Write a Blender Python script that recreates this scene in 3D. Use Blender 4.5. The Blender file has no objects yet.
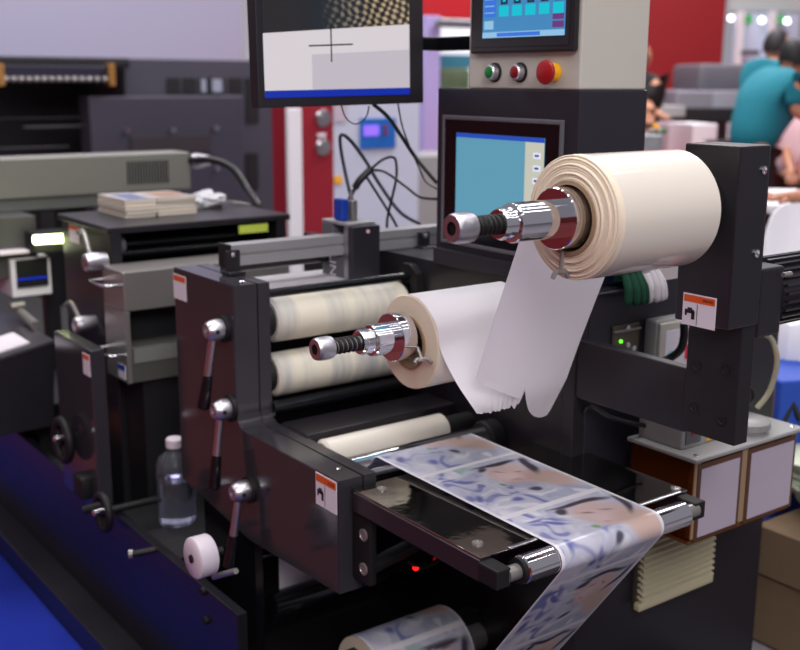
import bpy, bmesh, math, random
from mathutils import Vector, Matrix, noise
random.seed(4)
# ---------------------------------------------------------------- camera, light, exposure
S = .8            # one design unit is 0.8 m
CZ = 1.88         # camera height in design units
FPX = 1083.0
YAW, PIT, ROL = math.radians(53.62), math.radians(12.77), math.radians(.3)
fw = Vector((math.cos(YAW)*math.cos(PIT), math.sin(YAW)*math.cos(PIT), -math.sin(PIT)))
rt = Vector((math.sin(YAW), -math.cos(YAW), 0)); up = rt.cross(fw)
rt, up = math.cos(ROL)*rt+math.sin(ROL)*up, -math.sin(ROL)*rt+math.cos(ROL)*up
CAM = Vector((0, 0, CZ))
scene = bpy.context.scene
col = scene.collection
cd = bpy.data.cameras.new('camera'); cam = bpy.data.objects.new('camera', cd); col.objects.link(cam)
cd.sensor_width = 36; cd.lens = FPX*36/800; cd.clip_start = .05; cd.clip_end = 200
m3 = Matrix((rt, up, -fw)).transposed()
cam.matrix_world = Matrix.Translation(CAM*S) @ m3.to_4x4()
cd.dof.use_dof = True; cd.dof.focus_distance = 2.35*S; cd.dof.aperture_fstop = 3.4
scene.camera = cam
scene.view_settings.view_transform = 'Standard'
scene.view_settings.look = 'None'
scene.view_settings.gamma = 1
scene.view_settings.exposure = -0.13
w = bpy.data.worlds.new('world'); scene.world = w; w.use_nodes = True
w.node_tree.nodes['Background'].inputs[0].default_value = (.66, .63, .70, 1)
w.node_tree.nodes['Background'].inputs[1].default_value = .42
def area(name, loc, size, power, color=(1, .96, .97), target=None, sy=None):
    l = bpy.data.lights.new(name, 'AREA'); l.shape = 'RECTANGLE'; l.size = size*S; l.size_y = (sy or size)*S
    l.energy = power; l.color = color
    o = bpy.data.objects.new(name, l); col.objects.link(o); o.location = Vector(loc)*S
    d = Vector(target)-Vector(loc) if target else Vector((0, 0, -1))
    o.rotation_euler = d.to_track_quat('-Z', 'Y').to_euler()
    return o
area('hall_and_fill_lamp', (-1.2, -3.2, 5.0), 2.2, 170, target=(1.9, 2.0, 1))  # unseen fill light behind the camera, added to brighten the paper sheets
area('hall_and_fill_lamp', (2.0, 1.0, 5.6), 1.2, 38, target=(2.0, 2.4, 1))
area('hall_and_fill_lamp', (1.2, 5.2, 5.6), 2.0, 80)
for k in range(5): area('tube_lamp_row', (1.8, -1.6+1.5*k, 5.0+.1*(k % 2)), 7.0, 26, sy=.09)
area('hall_and_fill_lamp', (7, 5, 6), 2.6, 220)
area('hall_and_fill_lamp', (17, 16, 6.5), 3, 420, target=(19, 19, 2))  # unseen light added only to brighten the far right wall
area('hall_and_fill_lamp', (3.5, 9, 6), 2.6, 240, target=(4, 12, 1.5))
area('hall_and_fill_lamp', (10, 8, 6.5), 3, 300, target=(11, 10, 1))

def P(x, y, X=None, Y=None, Z=None, d=None):
    """point in design units seen at pixel (x, y) on a known plane or depth (used to read positions off the photograph)"""
    v = fw + rt*((x-400)/FPX) - up*((y-325)/FPX)
    if X is not None: t = (X-CAM.x)/v.x
    elif Y is not None: t = (Y-CAM.y)/v.y
    elif Z is not None: t = (Z-CAM.z)/v.z
    else: t = d
    return CAM + v*t
# ---------------------------------------------------------------- materials
def lin(c):
    return tuple(((v/255)/12.92 if v/255 <= .04045 else ((v/255+.055)/1.055)**2.4) for v in c)+(1,)
def mat(name, rgb, rough=.5, metal=0, coat=0, spec=.5, emit=None, es=1, trans=0, noise_amt=0, noise_scale=20, bump=0, ior=1.45, alpha=1):
    m = bpy.data.materials.new(name); m.use_nodes = True; nt = m.node_tree; b = nt.nodes['Principled BSDF']
    c = lin(rgb)
    b.inputs['Base Color'].default_value = c; b.inputs['Roughness'].default_value = rough
    b.inputs['Metallic'].default_value = metal; b.inputs['Coat Weight'].default_value = coat
    b.inputs['Coat Roughness'].default_value = .08
    b.inputs['Specular IOR Level'].default_value = spec; b.inputs['IOR'].default_value = ior
    b.inputs['Transmission Weight'].default_value = trans
    if emit is not None:
        b.inputs['Emission Color'].default_value = lin(emit); b.inputs['Emission Strength'].default_value = es
    tc = nt.nodes.new('ShaderNodeTexCoord'); n = nt.nodes.new('ShaderNodeTexNoise')
    n.inputs['Scale'].default_value = noise_scale; n.inputs['Detail'].default_value = 4
    nt.links.new(tc.outputs['Object'], n.inputs['Vector'])
    if noise_amt:
        mx = nt.nodes.new('ShaderNodeMix'); mx.data_type = 'RGBA'
        mx.inputs['A'].default_value = tuple(v*(1-noise_amt) for v in c[:3])+(1,)
        mx.inputs['B'].default_value = tuple(min(1, v*(1+noise_amt)) for v in c[:3])+(1,)
        nt.links.new(n.outputs['Fac'], mx.inputs['Factor']); nt.links.new(mx.outputs['Result'], b.inputs['Base Color'])
    if bump:
        bp = nt.nodes.new('ShaderNodeBump'); bp.inputs['Strength'].default_value = bump; bp.inputs['Distance'].default_value = .002
        nt.links.new(n.outputs['Fac'], bp.inputs['Height']); nt.links.new(bp.outputs['Normal'], b.inputs['Normal'])
    return m
M = {}
M['black'] = mat('black_paint', (34, 32, 37), .32, noise_amt=.12, noise_scale=30)
M['housing'] = mat('charcoal_paint', (50, 48, 53), .13, spec=.6, noise_amt=.06)
M['matte'] = mat('matt_black', (22, 21, 25), .55)
M['cab'] = mat('cabinet_black', (36, 34, 42), .4, noise_amt=.05)
M['gloss'] = mat('gloss_black', (16, 16, 20), .12, spec=.6)
M['rubber'] = mat('black_rubber', (14, 14, 15), .6)
M['chrome'] = mat('chrome', (225, 225, 230), .06, 1)
M['brushed'] = mat('brushed_aluminium', (180, 180, 184), .28, 1, noise_amt=.08, noise_scale=60)
M['railm'] = mat('anodised_rail', (172, 172, 176), .4, .55)
M['steel'] = mat('stainless_steel', (150, 146, 144), .35, .6, noise_amt=.08, noise_scale=8)
M['mirror'] = mat('polished_plate', (170, 166, 160), .07, 1, noise_amt=.12, noise_scale=6, bump=.9)
M['zinc'] = mat('zinc', (200, 198, 205), .35, 1, bump=.4, noise_scale=120)
M['paper'] = mat('cream_paper', (218, 211, 199), .38, coat=1)
M['paper2'] = mat('glossy_white_sheet', (238, 236, 240), .35)
M['rolledge'] = mat('paper_edge', (226, 212, 190), .6, noise_amt=.05, noise_scale=200)
M['card'] = mat('core_card', (150, 126, 100), .8)
M['white'] = mat('white_paint', (226, 224, 230), .5)
M['beige'] = mat('beige_plastic', (188, 180, 152), .5)
M['hmi'] = mat('light_grey_paint', (182, 178, 170), .45, noise_amt=.02)
M['grey'] = mat('grey_paint', (150, 150, 150), .4, 0, noise_amt=.05)
M['greyd'] = mat('dark_grey', (92, 90, 98), .5)
M['red'] = mat('red_paint', (170, 22, 32), .5)
M['orange'] = mat('orange_print', (215, 88, 32), .5)
M['label'] = mat('label_white', (222, 216, 226), .45)
M['ink'] = mat('ink', (30, 28, 32), .5)
M['blue'] = mat('blue_plastic', (24, 60, 160), .35)
M['amber'] = mat('amber_acrylic', (130, 62, 18), .12, trans=.75, ior=1.2)
M['glass'] = mat('clear_plastic', (225, 228, 240), .06, trans=.95, ior=1.3)
M['liquid'] = mat('water', (215, 215, 235), .0, trans=1, ior=1.33)
M['nylon'] = mat('white_nylon', (214, 204, 214), .45)
M['carton'] = mat('brown_cardboard', (112, 92, 70), .85, noise_amt=.1)
M['skin'] = mat('skin', (176, 122, 96), .55)
M['hair'] = mat('black_hair', (18, 16, 18), .6)
M['teal'] = mat('teal_shirt', (14, 112, 128), .8)
M['pants'] = mat('black_trousers', (20, 19, 23), .8)
M['blackshirt'] = mat('black_shirt', (18, 17, 20), .8)
M['pinkshirt'] = mat('pale_pink_shirt', (214, 180, 186), .8)
M['brass'] = mat('brass', (190, 140, 80), .4, .8)
M['redrub'] = mat('red_plastic', (150, 18, 24), .4)
M['darkred'] = mat('dark_red_lens', (120, 16, 26), .35)
M['green'] = mat('green_lens', (10, 110, 50), .3)
M['yellow'] = mat('yellow_plastic', (240, 170, 20), .4)
M['greenyarn'] = mat('green_yarn', (14, 70, 48), .9, bump=1, noise_scale=60)
M['whiteyarn'] = mat('white_yarn', (210, 205, 210), .9, bump=1, noise_scale=60)
M['carpet'] = mat('blue_carpet', (7, 36, 146), .95, noise_amt=.25, noise_scale=90, bump=.6)
M['floor'] = mat('hall_floor', (120, 116, 122), .6, noise_amt=.1, noise_scale=3)
M['redcarpet'] = mat('red_carpet', (205, 36, 34), .95, noise_amt=.2, noise_scale=60)
M['cable'] = mat('black_cable', (20, 20, 24), .4)
M['cableg'] = mat('grey_cable', (62, 72, 84), .4)
M['tube'] = mat('clear_tube', (190, 186, 160), .2, trans=.4)
_b = M['paper2'].node_tree; _p = _b.nodes['Principled BSDF']; _t = _b.nodes.new('ShaderNodeBsdfTranslucent'); _m = _b.nodes.new('ShaderNodeMixShader')
_t.inputs[0].default_value = (.92, .9, .93, 1); _m.inputs[0].default_value = .55; _o = _b.nodes['Material Output']
_b.links.new(_p.outputs[0], _m.inputs[1]); _b.links.new(_t.outputs[0], _m.inputs[2]); _b.links.new(_m.outputs[0], _o.inputs['Surface'])
def emis(name, rgb, s=1): return mat('lit_'+name, (5, 5, 5), .3, emit=rgb, es=s)
# marbled rubber of the nip rollers: grey bands round a cream roller
def band_mat():
    m = mat('marbled_rubber', (222, 216, 200), .38); nt = m.node_tree; b = nt.nodes['Principled BSDF']
    tc = nt.nodes.new('ShaderNodeTexCoord'); mp = nt.nodes.new('ShaderNodeMapping'); mp.inputs['Scale'].default_value = (1, .12, .12)
    n = nt.nodes.new('ShaderNodeTexNoise'); n.inputs['Scale'].default_value = 16; n.inputs['Detail'].default_value = 3
    r = nt.nodes.new('ShaderNodeValToRGB')
    r.color_ramp.elements[0].position = .3; r.color_ramp.elements[0].color = lin((176, 176, 176))
    r.color_ramp.elements[1].position = .5; r.color_ramp.elements[1].color = lin((224, 218, 200))
    nt.links.new(tc.outputs['Object'], mp.inputs['Vector']); nt.links.new(mp.outputs['Vector'], n.inputs['Vector'])
    nt.links.new(n.outputs['Fac'], r.inputs['Fac']); nt.links.new(r.outputs['Color'], b.inputs['Base Color'])
    return m
M['marble'] = band_mat()
def vcol_mat(name, rough=.4, emit=False):
    m = bpy.data.materials.new(name); m.use_nodes = True; nt = m.node_tree; b = nt.nodes['Principled BSDF']
    a = nt.nodes.new('ShaderNodeVertexColor'); a.layer_name = 'print'
    if emit:
        b.inputs['Base Color'].default_value = (.01, .01, .01, 1)
        nt.links.new(a.outputs['Color'], b.inputs['Emission Color']); b.inputs['Emission Strength'].default_value = 1
    else:
        nt.links.new(a.outputs['Color'], b.inputs['Base Color'])
    b.inputs['Roughness'].default_value = rough; b.inputs['Coat Weight'].default_value = 0 if emit else .3
    b.inputs['Coat Roughness'].default_value = .1
    return m
M['print'] = vcol_mat('printed_film')
M['screenimg'] = vcol_mat('screen_image', .2, True)
# ---------------------------------------------------------------- builders
def V(*a): return Vector(a)
def box(bm, x0, x1, y0, y1, z0, z1, bev=.0, mtx=None):
    vs = [bm.verts.new((x, y, z)) for x in (min(x0, x1), max(x0, x1)) for y in (min(y0, y1), max(y0, y1)) for z in (min(z0, z1), max(z0, z1))]
    f = [(0, 1, 3, 2), (4, 6, 7, 5), (0, 4, 5, 1), (2, 3, 7, 6), (0, 2, 6, 4), (1, 5, 7, 3)]
    fs = [bm.faces.new([vs[i] for i in q]) for q in f]
    if bev:
        es = list({e for q in fs for e in q.edges})
        r = bmesh.ops.bevel(bm, geom=es, offset=bev, segments=2, profile=.5, affect='EDGES')
        vs = list({v for q in r['faces'] for v in q.verts} | {v for v in vs if v.is_valid})
    if mtx is not None:
        for v in vs: v.co = mtx @ v.co
    return bm
def frame_of(d):
    d = d.normalized(); a = V(0, 0, 1) if abs(d.z) < .9 else V(1, 0, 0)
    u = d.cross(a).normalized(); return u, d.cross(u).normalized(), d
def lathe(bm, p0, d, prof, seg=40, a0=0, a1=2*math.pi, cap=True):
    """revolve profile [(distance along d, radius)] about the line p0 + d"""
    u, v, d = frame_of(V(*d)); p0 = V(*p0); rings = []
    full = abs(a1-a0-2*math.pi) < 1e-6; n = seg if full else seg+1
    for t, r in prof:
        rings.append([bm.verts.new(p0+d*t+(u*math.cos(a0+(a1-a0)*i/seg)+v*math.sin(a0+(a1-a0)*i/seg))*max(r, 1e-5)) for i in range(n)])
    for a, b in zip(rings, rings[1:]):
        for i in range(seg):
            j = (i+1) % n
            bm.faces.new((a[i], a[j], b[j], b[i]))
    if cap and full:
        for rr, rev in ((rings[0], True), (rings[-1], False)):
            bm.faces.new(list(reversed(rr)) if rev else rr)
    return bm
def cyl(bm, p0, p1, r, r2=None, seg=32, bev=0):
    p0 = V(*p0); p1 = V(*p1); L = (p1-p0).length; r2 = r if r2 is None else r2
    pr = [(0, r), (L, r2)] if not bev else [(0, r-bev), (bev, r), (L-bev, r2), (L, r2-bev)]
    return lathe(bm, p0, p1-p0, pr, seg)
def spline(pts, n=8):
    pts = [V(*p) for p in pts]; out = []
    for i in range(len(pts)-1):
        a = pts[max(i-1, 0)]; b = pts[i]; c = pts[i+1]; d = pts[min(i+2, len(pts)-1)]
        for k in range(n):
            t = k/n
            out.append(.5*((2*b)+(c-a)*t+(2*a-5*b+4*c-d)*t*t+(3*b-a-3*c+d)*t**3))
    return out+[pts[-1]]
def tube(bm, pts, r, seg=10, smooth=True, radii=None):
    pts = spline(pts) if smooth else [V(*p) for p in pts]
    prev = None; rings = []
    for i, p in enumerate(pts):
        d = (pts[min(i+1, len(pts)-1)]-pts[max(i-1, 0)]).normalized()
        if prev is None: u, v, _ = frame_of(d)
        else:
            u = (prev-d*prev.dot(d)).normalized(); v = d.cross(u)
        prev = u
        rr = radii[i] if radii else r
        rings.append([bm.verts.new(p+(u*math.cos(2*math.pi*k/seg)+v*math.sin(2*math.pi*k/seg))*rr) for k in range(seg)])
    for a, b in zip(rings, rings[1:]):
        for i in range(seg): bm.faces.new((a[i], a[(i+1) % seg], b[(i+1) % seg], b[i]))
    bm.faces.new(list(reversed(rings[0]))); bm.faces.new(rings[-1])
    return bm
def prism(bm, poly, axis, a, b):
    """extrude a 2D outline along an axis; outline is (y,z) for X, (x,z) for Y, (x,y) for Z"""
    def pt(p, t): return {'X': (t, p[0], p[1]), 'Y': (p[0], t, p[1]), 'Z': (p[0], p[1], t)}[axis]
    A = [bm.verts.new(pt(p, a)) for p in poly]; B = [bm.verts.new(pt(p, b)) for p in poly]
    bm.faces.new(A); bm.faces.new(list(reversed(B)))
    n = len(poly)
    for i in range(n): bm.faces.new((A[i], B[i], B[(i+1) % n], A[(i+1) % n]))
    return bm
def grid(bm, f, nu, nv):
    vs = [[bm.verts.new(f(i/nu, j/nv)) for j in range(nv+1)] for i in range(nu+1)]
    for i in range(nu):
        for j in range(nv): bm.faces.new((vs[i][j], vs[i+1][j], vs[i+1][j+1], vs[i][j+1]))
    return vs
def thicken(bm, t):
    bmesh.ops.recalc_face_normals(bm, faces=bm.faces)
    bmesh.ops.solidify(bm, geom=bm.faces[:], thickness=t)
    return bm
def B(): return bmesh.new()
def obj(name, bm, m, parent=None, origin=None, flat=False):
    bmesh.ops.recalc_face_normals(bm, faces=bm.faces)
    for f in bm.faces: f.smooth = not flat
    for e in bm.edges:
        if len(e.link_faces) == 2:
            an_ = e.calc_face_angle(0); a1, a2 = (f.calc_area() for f in e.link_faces)
            if an_ > math.radians(40) or (an_ > math.radians(12) and max(a1, a2) > 8*min(a1, a2)): e.smooth = False
    if parent is not None:
        r = parent
        while r.parent: r = r.parent
        org = Vector(r['_o'])
    elif origin is not None: org = Vector(origin)
    else:
        xs = [v.co for v in bm.verts]
        org = V((min(v.x for v in xs)+max(v.x for v in xs))/2, (min(v.y for v in xs)+max(v.y for v in xs))/2, min(v.z for v in xs))
    for v in bm.verts: v.co = (v.co-org)*S
    me = bpy.data.meshes.new(name); bm.to_mesh(me); bm.free()
    o = bpy.data.objects.new(name, me); me.materials.append(M[m] if isinstance(m, str) else m)
    col.objects.link(o)
    if parent is not None: o.parent = parent
    else: o.location = org*S; o['_o'] = list(org)
    return o
def thing(name, loc, label, cat, group=None):
    o = bpy.data.objects.new(name, None); col.objects.link(o); o.empty_display_size = .05
    o.location = Vector(loc)*S; o['_o'] = list(loc); return tag(o, label, cat, group)
def tag(o, label, cat, group=None, kind=None):
    o['label'] = label; o['category'] = cat
    if group: o['group'] = group
    if kind: o['kind'] = kind
    return o
def struct(name, bm, m):
    o = obj(name, bm, m); o['kind'] = 'structure'; return o
def lab(o, l): o['label'] = l; return o
def skin(name, verts, edges, radii, m, parent=None, sub=2):
    r = parent
    if r is not None:
        while r.parent: r = r.parent
        org = Vector(r['_o'])
    else: org = Vector(verts[0])
    bm = B(); ly = bm.verts.layers.skin.verify()
    vs = []
    for i, v in enumerate(verts):
        q = bm.verts.new((Vector(v)-org)*S); rr = radii[i]; rr = rr if isinstance(rr, tuple) else (rr, rr)
        q[ly].radius = (rr[0]*S, rr[1]*S); q[ly].use_root = (i == 0); vs.append(q)
    for a, b in edges: bm.edges.new((vs[a], vs[b]))
    me = bpy.data.meshes.new(name); bm.to_mesh(me); bm.free()
    o = bpy.data.objects.new(name, me); col.objects.link(o); me.materials.append(M[m] if isinstance(m, str) else m)
    md = o.modifiers.new('skin', 'SKIN'); md.use_smooth_shade = True
    sb = o.modifiers.new('sub', 'SUBSURF'); sb.levels = sub; sb.render_levels = sub
    if parent is not None: o.parent = parent
    else: o.location = org*S; o['_o'] = list(org)
    return o
def copy_tree(o, parent=None):
    c = o.copy(); col.objects.link(c)
    if parent: c.parent = parent
    for ch in list(o.children): copy_tree(ch, c)
    return c
# ---------------------------------------------------------------- hall
struct('floor', box(B(), -9, 30, -9, 30, -.1, 0), 'floor')
M['redl'] = mat('dark_red_wall', (120, 30, 34), .6)
struct('wall_left', box(B(), -3.6, -3.5, -6, 14, 0, 2.6), 'redl')
wb = box(B(), -3.5, 7.0, 13.0, 13.1, 0, 6)
M['lilacwall'] = mat('lilac_banner', (138, 138, 160), .7)
struct('wall_back', wb, 'lilacwall')
M['farwall'] = mat('pale_wall', (214, 218, 226), .7)
struct('wall_right', box(B(), 7.0, 26, 19, 19.1, 0, 8), 'farwall')
tag(obj('carpet', box(B(), .72, 1.109, -1, 12.9, 0, .006), 'carpet'), 'bright blue carpet in front of the machine base', 'carpet')
M['redcarpet2'] = mat('dark_red_carpet', (108, 40, 40), .95, noise_amt=.2, noise_scale=60)
tag(obj('carpet', box(B(), -3.49, .715, -5.9, 12.9, 0, .006), 'redcarpet2'), 'dark red aisle carpet beside the blue carpet', 'carpet')
tag(obj('carpet', box(B(), 6.2, 16, 2, 14, 0, .006), 'redcarpet'), 'red carpet under the people at the right', 'carpet')
# ---------------------------------------------------------------- converting press (main machine)
press = thing('label_press', (1.7, 2.5, 0), 'long dark label printing press with open roller section and glossy side plates', 'printing press')
obj('plinth', box(B(), 1.11, 2.6, .6, 9, 0, .1, .004), 'black', press)
obj('base_panel', box(B(), 1.21, 1.24, 2.36, 9, .1, .50, .003), mat('satin_black', (22, 22, 28), .3), press)
obj('base_floor', box(B(), 1.24, 2.05, 1.2, 9, .1, .13), 'matte', press)
bl = obj('support_plate', prism(B(), [(2.56, .1), (2.88, .1), (2.88, .63), (2.66, .61), (2.56, .595)], 'X', 1.375, 1.40), 'gloss', press)
# near housing
def Lpoly(ins=0):
    a = [(3.0, .65), (3.0, 1.325), (2.62, 1.325)]
    for k in range(7):
        t = math.pi/2*k/6; a.append((2.62-.035+.035*math.cos(t), .92+.035-.035*math.sin(t)))
    a = [(3.0, .65), (3.0, 1.325), (2.62, 1.325), (2.62, .955)]
    for k in range(1, 7):
        t = math.pi/2*k/6; a.append((2.585+.035*math.cos(t), .955-.035*math.sin(t)))
    a += [(2.10, .92), (2.10, .62), (2.56, .60)]
    return a
hb = prism(B(), Lpoly(), 'X', 1.36, 1.435)
bmesh.ops.bevel(hb, geom=[e for e in hb.edges if abs(e.verts[0].co.x-e.verts[1].co.x) < 1e-6], offset=.003, segments=2, affect='EDGES')
obj('side_housing', hb, 'housing', press)
obj('inner_plate', prism(B(), Lpoly(), 'X', 1.438, 1.475), 'housing', press)
obj('far_plate', prism(B(), [(3.3, .13), (3.3, 1.345), (1.98, 1.345), (1.98, .13)], 'X', 2.0, 2.04), 'black', press)
obj('corner_post', box(B(), 1.995, 2.04, 1.935, 1.977, .13, 1.345, .003), 'black', press)
obj('press_body', box(B(), 2.04, 2.885, 1.935, 3.2, .007, 1.345, .003), 'cab', press)
for (y, z) in ((2.66, 1.326), (2.17, .921)):
    obj('screw', lathe(B(), (1.41, y, z-.001), (0, 0, 1), [(0, .008), (.003, .008), (.005, .005)], 16), 'chrome', press)
obj('screw', lathe(B(), (1.42, 2.101, .70), (0, -1, 0), [(0, .008), (.003, .008), (.005, .004)], 16), 'chrome', press)
# warning labels
def wlabel(parent, plane, c, wd, ht, m='label', pict=True, band='orange', nm='warning_label'):
    """plane 'X': faces -X, width along -Y; plane 'Y': faces -Y, width along +X"""
    def bx(u0, u1, v0, v1, off, th):
        if plane == 'X': return box(B(), c[0]-off-th, c[0]-off, c[1]-u1, c[1]-u0, c[2]+v0, c[2]+v1)
        return box(B(), c[0]+u0, c[0]+u1, c[1]-off-th, c[1]-off, c[2]+v0, c[2]+v1)
    l = obj(nm, bx(0, wd, 0, ht, 0, .0015), m, parent)
    obj('label_band', bx(.003, wd-.003, ht*.74, ht-.003, .0015, .0006), band, l)
    if pict:
        obj('label_divider', bx(wd*.44, wd*.455, .003, ht*.7, .0015, .0006), 'ink', l)
        bm = B()
        def bb(u0, u1, v0, v1):
            if plane == 'X': box(bm, c[0]-.0021, c[0]-.0015, c[1]-u1, c[1]-u0, c[2]+v0, c[2]+v1)
            else: box(bm, c[0]+u0, c[0]+u1, c[1]-.0021, c[1]-.0015, c[2]+v0, c[2]+v1)
        bb(wd*.08, wd*.36, ht*.38, ht*.5); bb(wd*.08, wd*.14, ht*.3, ht*.42); bb(wd*.28, wd*.38, ht*.2, ht*.46); bb(wd*.16, wd*.3, ht*.5, ht*.56)
        obj('pictogram', bm, 'ink', l)
        bm = B()
        for k in range(4): bb(wd*(.62+.08*k), wd*(.66+.08*k), ht*.8, ht*.9)
        obj('label_text', bm, 'card', l)
    return l
wlabel(press, 'X', (1.36, 2.199, .832), .096, .085)
wlabel(press, 'X', (1.36, 3.0, 1.232), .085, .075, pict=False)
# clamp levers
def lever(parent, y, z, lean, nm='clamp_lever'):
    h = obj(nm, lathe(B(), (1.36, y, z), (-1, 0, 0), [(0, .028), (.015, .03), (.03, .031), (.052, .026), (.06, .02), (.06, .011), (.05, .010)], 36), 'zinc', parent)
    obj('collar', lathe(B(), (1.36, y, z), (-1, 0, 0), [(0, .038), (.012, .038), (.013, .034)], 36), 'rubber', h)
    obj('socket_hole', cyl(B(), (1.322, y-.0285, z), (1.322, y-.0315, z), .006, seg=14), 'ink', h)
    d = V(-.12, lean, -1).normalized(); a = V(1.325, y, z)+d*.028
    obj('arm', tube(B(), [a, a+d*.12], .012, 18, False), 'zinc', h)
    obj('grip', lathe(B(), a+d*.105, d, [(0, .012), (.01, .0145), (.05, .016), (.095, .019), (.1, .015)], 20), 'gloss', h)
    return h
lever(press, 2.672, 1.197, .12); lever(press, 2.645, .972, .03); lever(press, 2.545, .76, .12)
# nip rollers
def roller(parent, y, z, r, x0, x1, m, nm='roller', neck=True, bev=.008):
    o = obj(nm, cyl(B(), (x0, y, z), (x1, y, z), r, seg=64, bev=bev), m, parent)
    if neck:
        obj('journal', cyl(B(), (1.472, y, z), (x0+.002, y, z), r*.72, seg=36), 'rubber', o)
        obj('journal', cyl(B(), (x1-.002, y, z), (2.0, y, z), r*.72, seg=36), 'rubber', o)
    return o
roller(press, 2.67, 1.203, .064, 1.497, 1.965, 'marble', 'nip_roller')
roller(press, 2.67, 1.040, .064, 1.497, 1.965, 'marble', 'nip_roller')
obj('tie_bar', cyl(B(), (1.47, 2.64, 1.288), (2.0, 2.64, 1.288), .013, seg=24), 'gloss', press)
bk = obj('bar_bracket', prism(B(), [(2.7, 1.26), (2.7, 1.30), (2.67, 1.325), (2.63, 1.325), (2.6, 1.30), (2.585, 1.2), (2.62, 1.2), (2.63, 1.27)], 'X', 1.975, 1.999), 'rubber', press)
obj('web_strip', box(B(), 1.5, 1.93, 2.7, 2.98, 1.268, 1.270), 'paper2', press)
obj('guide_bar', cyl(B(), (1.475, 2.9, 1.33), (2.0, 2.9, 1.33), .02, seg=24), 'gloss', press)
obj('lower_bar', cyl(B(), (1.475, 2.62, .955), (2.0, 2.62, .955), .022, seg=24), 'gloss', press)
obj('cross_beam', box(B(), 1.475, 2.0, 2.43, 2.57, .83, .927, .004), 'black', press)
roller(press, 2.365, .884, .045, 1.482, 1.9, 'paper', 'rubber_roller')
obj('guide_roller', cyl(B(), (1.476, 2.245, .873), (1.95, 2.245, .873), .04, seg=48, bev=.003), 'chrome', press)
obj('bearing_cap', cyl(B(), (1.95, 2.245, .873), (2.0, 2.245, .873), .052, seg=40, bev=.004), 'rubber', press)
obj('back_sheet', box(B(), 1.475, 2.0, 2.9, 2.91, .13, 1.15), 'matte', press)
# tray
tr = obj('tray_plate', box(B(), 1.393, 2.06, 1.60, 2.09, .894, .899, .001), 'mirror', press)
for x0 in (1.39, 2.03):
    rl = obj('tray_rail', box(B(), x0, x0+.03, 1.60, 2.08 if x0 < 1.5 else 1.98, .843, .893, .003), 'black', press)
    obj('end_block', box(B(), x0-.004 if x0 < 1.5 else x0-.015, x0+.036 if x0 < 1.5 else x0+.026, 1.54, 1.602, .848, .892, .004), 'rubber', rl)
for p in ((1.435, 1.66), (1.45, 2.04), (2.04, 1.62)):
    obj('screw', lathe(B(), (p[0], p[1], .899), (0, 0, 1), [(0, .013), (.004, .012), (.005, .005), (.003, .004)], 16), 'steel', press)
fr = obj('front_roller', cyl(B(), (1.462, 1.55, .872), (1.985, 1.55, .872), .031, seg=56, bev=.003), 'chrome', press)
obj('roller_journal', cyl(B(), (1.42, 1.55, .872), (1.462, 1.55, .872), .017, seg=24), 'steel', fr)
obj('roller_end', cyl(B(), (1.452, 1.55, .872), (1.463, 1.55, .872), .028, seg=40), 'rubber', fr)
obj('roller_journal', cyl(B(), (1.985, 1.55, .872), (2.03, 1.55, .872), .017, seg=24), 'steel', fr)
obj('edge_bar', box(B(), 1.47, 2.03, 1.592, 1.605, .8995, .904, .002), 'brushed', press)
mb = obj('tray_bracket', box(B(), 1.40, 1.422, 2.02, 2.098, .66, .842, .004), 'rubber', press)
for z in (.70, .79):
    obj('bolt', lathe(B(), (1.40, 2.045, z), (-1, 0, 0), [(0, .016), (.004, .016), (.005, .011), (.003, .01)], 20), 'steel', mb)
obj('support_rod', cyl(B(), (1.42, 2.045, .70), (2.0, 2.2, .70), .02, seg=24), 'matte', press)
sn = obj('web_sensor', tube(B(), [(1.56, 2.08, .665), (1.6, 2.07, .64), (1.66, 2.08, .64), (1.68, 2.1, .67), (1.66, 2.11, .70)], .006), 'rubber', press)
M['led'] = emis('red_led', (255, 20, 10), 4)
obj('sensor_light', lathe(B(), P(416, 567, X=1.585), (-.7, -.7, 0), [(0, .008), (.006, .008), (.01, .003)], 14), M['led'], sn)
M['led2'] = emis('red_led_dim', (150, 5, 8), 1)
obj('sensor_light', lathe(B(), P(436, 560, X=1.66), (-.7, -.7, 0), [(0, .008), (.005, .006), (.007, .003)], 14), M['led2'], sn)
# underneath: dark frame bits
obj('lower_roller', cyl(B(), (1.42, 2.55, .38), (2.0, 2.55, .38), .04, seg=32), 'gloss', press)
obj('lower_guide', cyl(B(), P(248, 562, X=1.45), P(248, 562, X=1.45)+V(.5, 0, 0), .007, seg=16), 'chrome', press)
obj('lower_plate', box(B(), 1.42, 2.0, 2.30, 2.34, .13, .30, .003), 'matte', press)
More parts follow.
